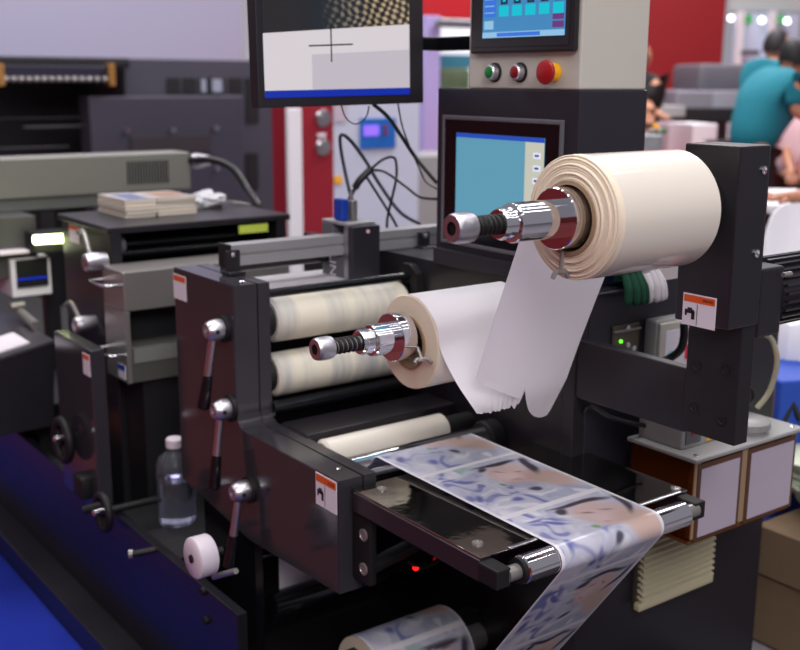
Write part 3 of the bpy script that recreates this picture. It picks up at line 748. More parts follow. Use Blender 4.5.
obj('red_tag', box(B(), 2.372, 2.395, 1.881, 1.8825, 1.125, 1.165), mat('red_print', (225, 40, 60), .5), fl_)
cable('cable', [P(684, 323, Y=1.80), P(684, 337, Y=1.80), P(680, 350, Y=1.81), P(668, 359, Y=1.84), P(650, 366, Y=1.86)], .011, 'cable', 'thick black cable bending down in front of the grey electrical box')
cable('cable', [(2.03, 1.93, 1.02), P(590, 406, Y=1.91), P(610, 417, Y=1.88), P(635, 424, Y=1.85), P(655, 427, Y=1.83)], .0065, 'cable', 'black cable hanging under the cross arm to a white plug')
# gloves
def glove(base, ang, m, label, sc=1):
    c, s_ = math.cos(ang), math.sin(ang)
    def q(a, b, h): return V(base[0]+(a*c-b*s_)*sc, base[1]+(a*s_+b*c)*sc, base[2]+h*sc*2.6)
    v = [q(0, 0, .022), q(.05, 0, .024), q(.09, .0, .02)]; e = [(0, 1), (1, 2)]; r = [(.04, .034), (.045, .036), (.04, .032)]
    for k, (b, L, h) in enumerate(((-.034, .055, .03), (-.012, .075, .045), (.012, .07, .05), (.034, .055, .035))):
        i = len(v); v += [q(.105, b, h*.4), q(.11+L*.45, b*1.3, -.004), q(.11+L*.55, b*1.5, -.03)]; e += [(2, i), (i, i+1), (i+1, i+2)]; r += [.013, .013, .012]
    i = len(v); v += [q(.05, -.05, .03), q(.085, -.085, .02)]; e += [(1, i), (i, i+1)]; r += [.014, .013]
    o = skin('work_glove', v, e, r, m, sub=2)
    return tag(o, label, 'glove', None)
glove(V(2.175, 1.985, 1.352), R(-92), 'greenyarn', 'dark green knitted work glove lying on the machine ledge', .68)
glove(V(2.240, 1.985, 1.352), R(-84), 'whiteyarn', 'white knitted work glove crumpled beside the green one', .68)
M['bled'] = emis('blue', (60, 150, 255), 3)
bs = obj('ledge_strip', box(B(), 2.05, 2.30, 1.931, 1.935, 1.333, 1.338), 'greyd', press)
obj('blue_light', cyl(B(), (2.19, 1.931, 1.342), (2.19, 1.926, 1.342), .005, seg=12), M['bled'], press)
# tank with amber windows
tk = thing('resin_tank', (2.37, 1.8, .70), 'amber acrylic tank with grey lid hanging on the machine side', 'tank')
lx0, lx1, ly0, ly1, lz = 2.15, 2.60, 1.655, 1.875, .945
obj('tank_lid', box(B(), lx0-.008, lx1+.008, ly0-.012, ly1, lz-.012, lz, .004), 'grey', tk)
obj('tank_shell', box(B(), lx0+.005, lx1-.005, ly0+.004, ly1-.005, .715, lz-.013, .004), 'amber', tk)
obj('tank_lining', box(B(), lx0+.02, lx1-.02, ly0+.03, ly1-.02, .73, lz-.02), mat('brown_lining', (60, 30, 14), .5), tk)
obj('tank_base', box(B(), lx0+.01, lx1-.01, ly0+.01, ly1-.01, .70, .714, .003), mat('amber_base', (110, 60, 22), .4), tk)
for (a, b) in ((lx0+.028, lx0+.185), (lx0+.235, lx0+.425)):
    wn = obj('window_frame', box(B(), a-.012, b+.012, ly0-.003, ly0+.003, .712, lz-.02, .002), mat('amber_frame', (96, 60, 40), .25, trans=.3), tk)
    obj('window_card', box(B(), a, b, ly0-.0045, ly0-.003, .724, lz-.034), mat('mauve_card', (176, 166, 182), .5), wn)
for (x, y) in ((lx0+.02, ly0+.01), (lx1-.02, ly0+.01), (lx0+.02, ly1-.03), ((lx0+lx1)/2-.01, ly0+.01)):
    obj('lid_screw', lathe(B(), (x, y, lz), (0, 0, 1), [(0, .008), (.003, .008), (.004, .003)], 14), 'chrome', tk)
    if y < 1.7: obj('corner_post', box(B(), x-.012, x+.012, ly0+.0, ly0+.02, .72, lz-.013, .002), 'card', tk)
obj('tank_bracket', box(B(), 2.3, 2.45, 1.875, 1.9345, .80, .93), 'steel', tk)
cp = obj('filler_cap', lathe(B(), (2.45, 1.715, lz), (0, 0, 1), [(0, .048), (.008, .050), (.012, .056), (.03, .055), (.036, .048), (.038, .001)], 60), 'grey', tk)
cg = B()
for k in range(44):
    a = 2*math.pi*k/44; mm = Matrix.Translation((2.45, 1.715, lz)) @ Matrix.Rotation(a, 4, 'Z'); box(cg, .054, .059, -.002, .002, .013, .030, mtx=mm)
obj('cap_ridges', cg, 'grey', cp)
gb = obj('control_unit', box(B(), 2.17, 2.37, 1.715, 1.86, lz, lz+.09, .004), 'grey', tk)
obj('unit_label', box(B(), 2.185, 2.245, 1.712, 1.715, lz+.012, lz+.07), 'greyd', gb)
obj('unit_switch', box(B(), 2.205, 2.225, 1.710, 1.712, lz+.035, lz+.055), 'redrub', gb)
obj('yellow_sticker', box(B(), 2.27, 2.36, 1.712, 1.715, lz+.008, lz+.075), 'yellow', gb)
obj('sticker_display', box(B(), 2.283, 2.35, 1.710, 1.712, lz+.018, lz+.06), 'blue', gb)
pgx = obj('white_plug', lathe(B(), P(652, 428, Y=1.83), (1, -.15, 0), [(0, .012), (.01, .02), (.05, .022), (.055, .016)], 18), 'nylon', tk)
cd_ = tag(obj('notice_card', box(B(), 2.425, 2.475, 1.845, 1.849, lz+.001, lz+.15, .001), 'label'), 'white card with yellow top standing behind the round cap', 'card')
obj('yellow_corner', box(B(), 2.428, 2.472, 1.8435, 1.845, lz+.10, lz+.146), 'yellow', cd_)
cable('hose', [P(762, 333, Y=1.78), P(772, 340, Y=1.76), P(777, 362, Y=1.74), P(770, 390, Y=1.75), P(757, 408, Y=1.77)], .008, 'tube', 'clear plastic hose curving down beside the mount block to the tank', 'hose')
cable('hose', [P(744, 385, Y=1.80), P(752, 390, Y=1.8), P(753, 400, Y=1.8), P(747, 410, Y=1.8)], .005, 'cable', 'short black hose stub next to the clear hose', 'hose')
# louvre vent
vt = thing('vent_grille', (2.42, 1.92, .36), 'beige plastic louvred vent on the lower machine side', 'vent')
obj('vent_back', box(B(), 2.268, 2.59, 1.915, 1.9345, .392, .70, .003), mat('shade_beige', (70, 64, 50), .7), vt)  # backplate coloured dark to stand in for shade between the louvres
for k in range(15):
    z = .412+.0195*k
    bm = prism(B(), [(1.915, z+.006), (1.893, z-.004), (1.893, z+.002), (1.915, z+.012)], 'X', 2.268, 2.59)
    obj('louvre', bm, 'beige', vt)
obj('vent_sill', box(B(), 2.255, 2.59, 1.893, 1.915, .385, .408, .003), 'beige', vt)
# ---------------------------------------------------------------- left half of the press: stations further along
st = thing('print_station', (1.6, 3.5, .86), 'brushed steel box station with wire handles behind the side housing', 'machine unit')
obj('top_box', box(B(), 1.36, 2.0, 3.40, 3.585, 1.115, 1.25, .004), 'steel', st)
obj('side_plate', box(B(), 1.36, 1.378, 3.40, 3.585, .865, 1.114, .002), 'steel', st)
obj('bottom_box', box(B(), 1.379, 2.0, 3.40, 3.585, .865, .99, .003), mat('dark_steel', (96, 96, 92), .4, .4), st)
obj('inner_panel', box(B(), 1.379, 2.0, 3.50, 3.585, .99, 1.113), 'matte', st)
obj('pale_stripe', box(B(), 1.385, 2.0, 3.397, 3.40, .935, .985), mat('pale_steel', (170, 172, 168), .35, .6), st)
for z in (1.205, .965):
    obj('handle', tube(B(), [(1.36, 3.42, z), (1.32, 3.42, z), (1.305, 3.44, z), (1.305, 3.545, z), (1.32, 3.565, z), (1.36, 3.565, z)], .0055, 10), 'chrome', st)
obj('blue_sticker', box(B(), 1.358, 1.36, 3.42, 3.48, .875, .925), 'label', st)
obj('sticker_band', box(B(), 1.3572, 1.358, 3.42, 3.48, .905, .925), 'blue', st)
obj('station_foot', box(B(), 1.42, 2.0, 3.42, 3.58, .1, .864), 'matte', st)
cv_ = thing('side_cover', (1.22, 3.48, .5), 'black sheet metal cover with orange and white label and handwheel', 'machine cover')
obj('cover_body', box(B(), 1.2, 1.25, 3.31, 3.65, .46, 1.025, .004), 'housing', cv_)
wlabel(cv_, 'X', (1.2, 3.375, .935), .06, .072, pict=False)
def handwheel(parent, c, r, nm='handwheel'):
    hw = B(); n = 40
    tube(hw, [(c[0], c[1]+r*math.cos(2*math.pi*k/n), c[2]+r*math.sin(2*math.pi*k/n)) for k in range(n+1)], r*.24, 10, False)
    for k in range(3):
        a = 2*math.pi*k/3+.4; tube(hw, [c, (c[0], c[1]+r*math.cos(a), c[2]+r*math.sin(a))], r*.16, 8, False)
    cyl(hw, (c[0]-.015, c[1], c[2]), (c[0]+.03, c[1], c[2]), r*.28, seg=20)
    o = obj(nm, hw, 'rubber', parent)
    obj('wheel_handle', lathe(B(), (c[0]-.005, c[1]-r*.8, c[2]+r*.4), (-1, 0, 0), [(0, .008), (.01, .012), (.04, .012), (.045, .006)], 14), 'chrome', o)
    return o
handwheel(cv_, tuple(P(63, 440, X=1.165)), .068)
h2 = thing('crank_wheel', tuple(P(102, 512, X=1.17)), 'black handwheel with crank low beside the bottle', 'handwheel')
handwheel(h2, tuple(P(103, 512, X=1.17)), .055, 'wheel')
obj('shaft', tube(B(), [P(103, 512, X=1.17), P(103, 512, X=1.17)+V(.22, 0, 0)], .012, 12, False), 'rubber', h2)
obj('crank_knob', tube(B(), [P(103, 505, X=1.17), P(84, 510, X=1.12)], .014, 12, False), 'rubber', h2)
bx2 = tag(obj('gauge_block', box(B(), 1.16, 1.209, 3.36, 3.44, .50, .58, .01), 'rubber'), 'small black block with a pinkish dial under the handwheel', 'gauge')
# dark unit with leaflets
du = thing('drive_unit', (1.7, 3.8, .6), 'black open machine unit with flat top carrying leaflets', 'machine unit')
obj('top_plate', box(B(), 1.39, 2.12, 3.59, 4.10, 1.352, 1.375, .004), 'black', du)
obj('side_plate', box(B(), 1.40, 1.44, 3.593, 4.08, .1, 1.352, .003), 'black', du)
obj('side_plate', box(B(), 2.06, 2.10, 3.593, 4.08, .1, 1.352, .003), 'black', du)
obj('back_plate', box(B(), 1.44, 2.06, 4.04, 4.08, .1, 1.352), 'matte', du)
for z, r in ((1.30, .014), (1.265, .018), (1.27, .008)):
    obj('roller', cyl(B(), (1.44, 3.68+(.1 if r < .01 else 0)+.3*(z-1.265), z), (2.06, 3.68+(.1 if r < .01 else 0), z), r, seg=20), 'gloss', du)
obj('disc', cyl(B(), (1.455, 3.66, 1.30), (1.47, 3.66, 1.30), .03, seg=24), 'greyd', du)
obj('lamp_window', box(B(), 1.90, 2.02, 3.590, 3.60, 1.315, 1.345), mat('yellow_glass', (150, 160, 60), .2, emit=(150, 165, 70), es=.5), du)
wlabel(du, 'X', (1.40, 4.0, 1.28), .10, .065, pict=False)
# bent lever arms on the unit side
for (a, b) in (((78, 232), (92, 262)), ((66, 305), (82, 325))):
    q0, q1 = P(a[0], a[1], X=1.36), P(b[0], b[1], X=1.33)
    k_ = obj('lever', tube(B(), [q0, q0.lerp(q1, .3)+V(0, -.02, .03), q1], .009, 10), 'steel', du)
    obj('lever_hub', lathe(B(), q1, (-1, 0, 0), [(-.05, .03), (0, .034), (.025, .03), (.03, .02)], 24), 'zinc', k_)
# leaflets
for k, (px, n) in enumerate(((0, 9),)):
    A0 = P(130, 219, Z=1.375)
lf_l = ['topmost', 'second']
M['mag1'] = mat('magazine_cover', (168, 160, 158), .45, noise_amt=.5, noise_scale=9)
def stack_sheet(i, x0, x1, y0, y1, z, th, last):
    t = thing('magazine', (x0, y0, z), '', 'magazine', 'magazines stacked on the black unit')
    obj('pages', box(B(), x0, x1, y0, y1, z, z+th*.86, .001), 'rolledge' if i % 2 else 'paper', t)
    obj('cover', box(B(), x0-.001, x1+.001, y0-.001, y1, z+th*.88, z+th*.98), 'mag1', t)
    return t
ORD = ['lowest', 'second from the bottom', 'middle', 'second from the top', 'top']
for side, (x0, x1, y0, y1, pic, edge) in enumerate(((1.540, 1.665, 3.79, 4.06, (60, 90, 170), 'left'), (1.668, 1.83, 3.80, 4.05, (190, 120, 70), 'right'))):
    for i in range(5):
        z = 1.376+.0135*i; dx = .003*math.sin(i*2.1+side)-.0; dy = .006*math.cos(i*1.7+side*2)
        t = stack_sheet(i, x0+dx, x1+dx-.004, y0+dy, y1+dy, z, .0132, i == 4)
        t['label'] = ORD[i]+' magazine of the '+edge+' stack on the black unit' + (', cover with '+('blue' if side == 0 else 'orange')+' print' if i == 4 else '')
        if i == 4: obj('cover_picture', box(B(), x0+.03, x1-.02, y0+.03, y1-.05, z+.0131, z+.0136), mat('cover_print', tuple(int(v*.5+55) for v in pic), .4, noise_amt=.5, noise_scale=14), t)
# crumpled plastic on top
def crump(c, sx, sy, sz, m, label, nm, cat, seed=1):
    bm = B(); bmesh.ops.create_icosphere(bm, subdivisions=4, radius=1)
    for v in bm.verts:
        n = noise.noise(v.co*2.2+V(seed, 0, 0))*.35+noise.noise(v.co*6+V(seed, 3, 0))*.16
        p = v.co*(1+n); v.co = V(c[0]+p.x*sx, c[1]+p.y*sy, c[2]+max(-.95, p.z)*sz)
    return tag(obj(nm, bm, m), label, cat)
crump((1.95, 3.97, 1.405), .075, .075, .035, mat('clear_wrap', (215, 215, 220), .25, trans=.3), 'bunch of translucent plastic wrap behind the magazines', 'plastic_wrap', 'plastic wrap')
tag(obj('tweezers', tube(B(), [P(218, 203, Z=1.40), P(232, 202, Z=1.39), P(250, 205, Z=1.38)], .005, 8), 'steel'), 'slim metal rod lying on the black top right of the magazines', 'tool')
# long grey lamp housing
gh = thing('lamp_housing', (1.7, 4.7, 1.35), 'long grey metal housing crossing the press above the left stations', 'machine housing')
obj('housing_body', box(B(), .95, 2.19, 4.6, 4.78, 1.385, 1.552, .006), mat('warm_grey', (132, 132, 124), .4, .3), gh)
obj('housing_lower', box(B(), .95, 2.15, 4.62, 4.76, 1.33, 1.384, .004), mat('pale_steel2', (150, 155, 150), .3, .7), gh)
vb = B()
for k in range(15): box(vb, 1.885+.0135*k, 1.891+.0135*k, 4.596, 4.60, 1.42, 1.52)
obj('vent_slots', vb, 'matte', gh)
obj('under_box', box(B(), .95, 1.42, 4.45, 4.75, 1.08, 1.33, .005), mat('under_grey', (70, 70, 70), .45), gh)
for y in (4.66, 4.72)[:1]: obj('support_leg', box(B(), 1.5, 1.56, y-.03, y+.03, .1, 1.33), 'matte', gh)
cable('cable', [P(190, 160, Y=4.6), P(212, 160, Y=4.5), P(232, 168, Y=4.4), P(248, 190, Y=4.3), P(258, 206, Y=4.15), P(262, 230, Y=4.22)], .016, 'cable', 'thick black cable curving down from the long grey housing')
tag(obj('connector', lathe(B(), P(191, 161, Y=4.6), (1, -.1, 0), [(0, .03), (.03, .036), (.06, .03), (.09, .022)], 18), 'zinc'), 'grey round connector at the end of the long housing', 'connector')
# display box under it
db = thing('counter_box', (1.35, 4.3, .9), 'cream box with blue display strip under the grey housing', 'device')
def dbx(nm, px0, py0, px1, py1, y, dep, m, bev=.004):
    a, b = P(px0, py1, Y=y), P(px1, py0, Y=y); return obj(nm, box(B(), a.x, b.x, y, y+dep, a.z, b.z, bev), m, db)
dbx('box_frame', 13, 256, 50, 298, 4.42, .2, 'white'); dbx('box_face', 18, 258, 47, 288, 4.41, .01, 'rubber', 0)
M['bluestrip'] = emis('deep_blue', (20, 50, 190), 1)
dbx('blue_strip', 18, 276, 47, 281, 4.405, .004, M['bluestrip'], 0); dbx('top_lip', -10, 250, 30, 257, 4.38, .25, 'nylon')
uv = thing('tube_lamp', tuple(P(50, 240, Y=4.3)), 'short glowing yellow-white tube lamp under the grey housing', 'lamp')
M['uv'] = emis('tube', (245, 255, 190), 9)
obj('tube', tube(B(), [P(34, 240, Y=4.3), P(67, 238, Y=4.3)], .018, 14, False), M['uv'], uv)
obj('lamp_holder', box(B(), P(34, 238, Y=4.33).x, P(74, 238, Y=4.33).x, 4.325, 4.45, 1.19, 1.27, .004), 'rubber', uv)
l = bpy.data.lights.new('tube_light', 'POINT'); l.energy = .35; l.color = (.9, 1, .5); l.shadow_soft_size = .03
lo = bpy.data.objects.new('tube_light', l); col.objects.link(lo); lo.location = P(50, 244, Y=4.22)*S
# left bench (grey top, tools)
lb = thing('operator_desk', (1.1, 4.2, .45), 'dark sloped console at the left edge with tools on top', 'console')
a0, a1, b0, b1 = P(-40, 374, Y=3.95), P(54, 343, Y=3.95), P(-40, 445, Y=3.95), P(54, 425, Y=3.95)
obj('console_body', prism(B(), [(a0.x, a0.z), (a1.x, a1.z), (b1.x, b1.z), (b0.x, b0.z)], 'Y', 3.95, 4.6), 'black', lb)
obj('console_top', prism(B(), [(a0.x, a0.z+.001), (a1.x, a1.z+.001), (a1.x, a1.z+.012), (a0.x, a0.z+.012)], 'Y', 3.945, 4.6), mat('console_grey', (60, 58, 64), .3), lb)
sl = (a1.z-a0.z)/(a1.x-a0.x)
def on_top(x0, x1, y0, y1, h=.006): return prism(B(), [(x0, a0.z+.0125+sl*(x0-a0.x)), (x1, a0.z+.0125+sl*(x1-a0.x)), (x1, a0.z+.0125+h+sl*(x1-a0.x)), (x0, a0.z+.0125+h+sl*(x0-a0.x))], 'Y', y0, y1)
obj('button_plate', on_top(a0.x+.05, a0.x+.27, 4.0, 4.2), 'label', lb)
obj('blue_mat', on_top(a0.x+.05, a0.x+.25, 4.35, 4.58), mat('blue_grey', (40, 74, 100), .4), lb)
tl = thing('tool', tuple(P(30, 316, Y=4.25)), 'grey hand tool lying on the dark desk', 'tool')
obj('tool_handle', tube(B(), [P(20, 312, Y=4.4), P(36, 326, Y=4.15)], .02, 14, False), 'steel', tl)
obj('tool_head', tube(B(), [P(10, 307, Y=4.4), P(24, 305, Y=4.4)], .018, 12, False), 'steel', tl)
# shelf, bottle, white wheel
sh = obj('bottle_shelf', box(B(), 1.245, 1.62, 2.90, 3.39, .42, .434, .002), 'matte', press)
bo = thing('bottle', (1.415, 3.17, .435), 'clear plastic bottle half full of liquid on the dark shelf', 'bottle')
bc = Vector((1.415, 3.17, .435))
obj('bottle_body', lathe(B(), bc, (0, 0, 1), [(0, .060), (.005, .063), (.02, .064), (.20, .064), (.225, .055), (.245, .030), (.25, .026), (.262, .026)], 48), 'glass', bo)
obj('liquid', lathe(B(), bc, (0, 0, 1), [(.006, .057), (.15, .0605)], 40), 'liquid', bo)
obj('cap', lathe(B(), bc, (0, 0, 1), [(.2625, .028), (.288, .028), (.292, .024)], 30), 'nylon', bo)
wk = thing('nylon_roller', (1.21, 2.64, .8), 'thick white nylon wheel on the front edge of the machine base', 'wheel')
wc = P(202, 556, X=1.165)
obj('wheel_disc', lathe(B(), wc, (-1, 0, 0), [(-.025, .052), (-.02, .056), (.025, .056), (.03, .05), (.03, .012), (.02, .012)], 48), 'nylon', wk)
obj('wheel_axle', cyl(B(), wc+V(.06, 0, 0), wc+V(-.034, 0, 0), .011, seg=16), 'rubber', wk)
cl_ = thing('latch', tuple(P(222, 575, X=1.2)), 'small metal toggle latch beside the white wheel', 'latch')
obj('latch_body', tube(B(), [P(214, 577, X=1.2), P(224, 574, X=1.2), P(236, 571, X=1.2)], .008, 8, False), 'steel', cl_)
kn = thing('star_knob', tuple(P(132, 553, X=1.18)), 'small black knob on a rod at the machine base', 'knob')
obj('knob_rod', tube(B(), [P(133, 554, X=1.15), P(158, 549, X=1.22)], .01, 10, False), 'rubber', kn)
obj('knob_tip', tube(B(), [P(129, 554, X=1.14), P(133, 554, X=1.15)], .014, 10, False), 'steel', kn)
for p in ((65, 525), (66, 553), (82, 569)):
    q = P(p[0], p[1], Z=.1); obj('plinth_screw', lathe(B(), (q.x, q.y, .1), (0, 0, 1), [(0, .008), (.003, .008), (.005, .004)], 12), 'chrome', press)
for p in ((204, 591), (207, 620)):
    q = P(p[0], p[1], X=1.21); obj('slot_bolt', cyl(B(), q, q+V(-.01, 0, 0), .012, seg=12), 'rubber', press)
obj('inner_body', box(B(), 1.27, 2.0, 4.12, 8.9, .13, .62), 'matte', press)
# ---------------------------------------------------------------- background, left
bgm = thing('large_machine', (3, 8.3, 0), 'wide dark machine with open bays standing along the back', 'machine')
def bb_(nm, px0, py0, px1, py1, y, dep, m, par, bev=.01, z0=None):
    a, b = P(px0, py1, Y=y), P(px1, py0, Y=y); return obj(nm, box(B(), a.x, b.x, y, y+dep, a.z if z0 is None else z0, b.z, bev), m, par)
M['bgd'] = mat('machine_dark', (66, 64, 76), .55); M['bgd2'] = mat('machine_dark2', (58, 56, 68), .5)
bb_('rear_cabinet', 130, 61, 300, 190, 8.3, 1.0, M['bgd'], bgm, z0=0)
bb_('bay_shell', -60, 58, 130, 66, 8.1, 1.2, 'matte', bgm); bb_('bay_back', -60, 66, 130, 170, 8.9, .3, 'matte', bgm, z0=0)
bb_('front_cabinet', 94, 96, 243, 190, 8.05, .22, M['bgd2'], bgm, z0=0)
bb_('dark_hatch', 132, 135, 211, 155, 8.03, .02, mat('hatch', (52, 44, 50), .6), bgm, .002)
for p in ((126, 131), (172, 130), (215, 128), (216, 168)):
    q = P(p[0], p[1], Y=8.04); obj('bolt', cyl(B(), q, q+V(0, -.03, 0), .02, seg=12), 'brushed', bgm)
bs_ = bb_('bead_strip', 2, 66, 112, 82, 8.0, .08, mat('strip', (36, 32, 50), .4), bgm)
for k in range(14):
    q = P(6+7.6*k, 79.5, Y=7.98); lb_ = B(); bmesh.ops.create_icosphere(lb_, subdivisions=2, radius=.022); bmesh.ops.translate(lb_, verts=lb_.verts, vec=q)
    obj('bead', lb_, 'steel', bs_)
for x in (-1, 110): bb_('copper_end', x, 64, x+5, 86, 7.96, .1, 'brass', bs_, .004)
for (a, b, y, w2) in ((0, 92, 117, 2), (25, 92, 125, 3), (0, 70, 146, 3)): bb_('bar', a, y, b, y+w2, 8.2, .06, 'greyd', bgm, .003)
for (x0, x1, y0, y1) in ((168, 180, 78, 93), (184, 196, 78, 93), (230, 242, 78, 93), (247, 258, 78, 123), (247, 258, 153, 190), (200, 225, 78, 93)):
    pnl_ = bb_('louvre_panel', x0, y0, x1, y1, 8.285, .012, 'matte', bgm, 0)
M['win'] = emis('pale_window', (150, 150, 170), 1)
for (x0, x1) in ((202, 206), (213, 222)): bb_('lit_slot', x0, 79, x1, 92, 8.27, .01, M['win'], bgm, 0)
# white/grey column strip, red column and white cabinet behind the monitor
cs = thing('red_column', tuple(P(318, 250, d=7.2).xy)+(0,), 'red column with two round chrome knobs behind the monitor', 'column')
YR_ = 6.3
bb_('column_body', 303, -60, 333, 240, YR_, .4, mat('deep_red', (140, 26, 42), .45), cs, z0=0)
for y in (118, 147):
    q = P(322, y, Y=YR_); obj('round_knob', lathe(B(), q, (0, -1, 0), [(0, .055), (.02, .058), (.03, .05), (.03, .03), (.04, .028)], 28), 'brushed', cs)
bb_('label_plate', 318, 133, 326, 137, YR_-.01, .01, 'label', cs, 0)
pn = thing('pale_post', tuple(P(297, 250, d=7.2).xy)+(0,), 'narrow pale grey post left of the red column', 'post')
bb_('post_body', 290, 108, 302, 230, YR_-.05, .04, 'white', pn, z0=0)
wcab = thing('white_cabinet', tuple(P(375, 250, d=7.2).xy)+(0,), 'tall white cabinet with blue control panel behind the cables', 'cabinet')
bb_('cabinet_body', 333, -40, 421, 240, YR_, .8, mat('cab_white', (190, 194, 212), .5), wcab, z0=0)
pnl = bb_('control_panel', 361, 118, 396, 149, YR_-.02, .02, mat('panel_blue', (24, 96, 178), .4), wcab, .003)
M['vio'] = emis('violet', (150, 110, 255), 1.3)
bb_('panel_display', 364, 125, 379, 136, YR_-.025, .004, M['vio'], pnl, 0)
for y in (127, 133): q = P(385, y, Y=YR_-.02); obj('panel_button', cyl(B(), q, q+V(0, -.02, 0), .012, seg=10), 'redrub', pnl)
bb_('yellow_warning', 335, 176, 342, 184, YR_-.01, .01, 'yellow', wcab, 0)
bb_('pale_sign', 335, 98, 347, 122, YR_-.01, .01, mat('pink_grey', (186, 172, 186), .6), wcab, 0)
gc = thing('grey_cabinet', tuple(P(430, 250, d=7.6).xy)+(0,), 'low grey cabinet standing right of the white cabinet', 'cabinet')
bb_('cabinet_body', 418, 154, 470, 260, 6.6, .5, 'grey', gc, z0=0)
lp = thing('lilac_pillar', tuple(P(430, 200, d=9).xy)+(0,), 'lilac booth pillar beside the monitor', 'pillar')
bb_('pillar_body', 424, 16, 441, 160, 8.6, .4, mat('lilac', (160, 150, 200), .5), lp, z0=0)
tag(bb_('red_banner', 380, -60, 486, 15, 9.2, .05, 'red', None), 'red banner across the top behind the control pillar', 'banner')
gs = tag(bb_('green_sacks', 439, 68, 472, 92, 8.8, .4, mat('sage', (70, 84, 60), .8, noise_amt=.3), None, .05), 'dull green bundle on the far counter left of the pillar', 'bundle')
tag(bb_('far_counter', 439, 92, 475, 160, 8.7, .5, 'white', None, z0=0), 'white counter under the green bundle', 'counter')
tag(bb_('teal_strip', 439, 55, 473, 68, 8.85, .2, mat('teal_strip', (50, 110, 130), .5), None), 'teal shelf edge above the green bundle', 'shelf')
tag(bb_('steel_bar', 437, 21, 473, 27, 8.5, .05, 'brushed', None), 'horizontal steel bar below the red banner', 'bar')
# ---------------------------------------------------------------- background, right
def bd(nm, px0, py0, px1, py1, d, dep, m, par=None, z0=None, bev=.01, yaw=None):
    """box whose front is square to the view at distance d, standing where the pixel rectangle says"""
    a, b = P(px0, py1, d=d), P(px1, py0, d=d); c = (a+b)/2; wd = math.hypot(b.x-a.x, b.y-a.y); h = b.z-(a.z if z0 is None else z0)
    ang = math.atan2(b.y-a.y, b.x-a.x) if yaw is None else yaw
    zz = a.z if z0 is None else z0
    mm = Matrix.Translation((c.x, c.y, zz)) @ Matrix.Rotation(ang, 4, 'Z')
    return obj(nm, box(B(), -wd/2, wd/2, 0, dep, 0, h, bev, mm), m, par)
M['redwall'] = mat('red_booth', (122, 12, 20), .7)
tag(bd('booth_panel', 560, -150, 737, 150, 13, .1, M['redwall'], z0=.007), 'big plain red booth wall behind the control pillar', 'booth wall')
mg = thing('grey_machine', tuple(P(715, 110, d=11).xy)+(.0,), 'stepped grey machine on a black counter by the red wall', 'machine')
bd('upper_box', 698, 64, 757, 95, 11.2, .8, 'greyd', mg, bev=.05); bd('lower_box', 676, 91, 757, 110, 11, 1.0, 'grey', mg, bev=.02).data.materials[0] = mat('mid_grey', (128, 124, 134), .5)
bd('lower_box', 712, 91, 757, 110, 10.97, .03, mat('lgrey', (150, 150, 160), .5), mg)
bd('counter', 655, 108, 745, 122, 10.8, 1.2, 'matte', mg, bev=.01); bd('counter_leg', 700, 118, 728, 250, 11.3, .5, 'matte', mg, z0=.007)
bd('grey_shelf', 648, 106, 686, 117, 10.6, .6, 'grey', mg)
tag(bd('crate', 667, 123, 690, 147, 10.3, .5, mat('mauve', (178, 160, 172), .7), z0=.007), 'mauve grey crate under the black counter', 'crate')
tag(bd('crate', 692, 124, 718, 147, 9.7, .5, 'white', z0=.007), 'white crate right of the mauve crate under the counter', 'crate')
tag(bd('parts_tray', 644, 135, 664, 148, 8.2, .6, mat('tray_mix', (150, 156, 160), .3, .3, noise_amt=.5, noise_scale=14), z0=.0), 'shiny cluttered tray right beside the black cabinet edge', 'tray')
for k, (x, y, m) in enumerate(((652, 131, 'steel'), (659, 131, 'steel'), (656, 127, 'yellow'), (664, 131, 'green'))):
    q = P(x, y, d=8.3); bm = B(); bmesh.ops.create_icosphere(bm, subdivisions=2, radius=.025); bmesh.ops.translate(bm, verts=bm.verts, vec=q)
    tag(obj('machine_part', bm, m), ['left shiny metal part on the grey tray by the black cabinet', 'right shiny metal part on the grey tray by the black cabinet', 'small yellow part on top of the two metal parts', 'small green part at the right end of the grey tray'][k], 'part')
# far booths with green signs and lamps
fbth = thing('far_booth', tuple(P(765, 60, d=18).xy)+(0,), 'pale far booths with small green signs beyond the hall', 'booth')
bd('booth_panel', 733, 14, 800, 64, 18, .1, mat('booth_pale', (196, 208, 230), .7), fbth); bd('booth_fascia', 730, -30, 830, 11, 18.2, .1, mat('fascia', (196, 200, 198), .7), fbth)
bd('booth_post', 739, 12, 742, 100, 17.9, .1, 'white', fbth, z0=.007); bd('booth_post', 770, 12, 774, 100, 17.9, .1, 'white', fbth, z0=.007)
M['gsign'] = emis('green_sign', (60, 170, 90), 1); M['spot'] = emis('spot', (255, 255, 255), 6)
for x in (745, 778): bd('green_sign', x, 15, x+8, 23, 17.8, .05, M['gsign'], fbth)
for x, y in ((762, 20), (787, 21), (731, 18)):
    q = P(x, y, d=17.7); bm = B(); bmesh.ops.create_icosphere(bm, subdivisions=2, radius=.045); bmesh.ops.translate(bm, verts=bm.verts, vec=q); obj('spot_lamp', bm, M['spot'], fbth)
bd('dark_items', 744, 50, 760, 55, 17.6, .2, 'greyd', fbth)
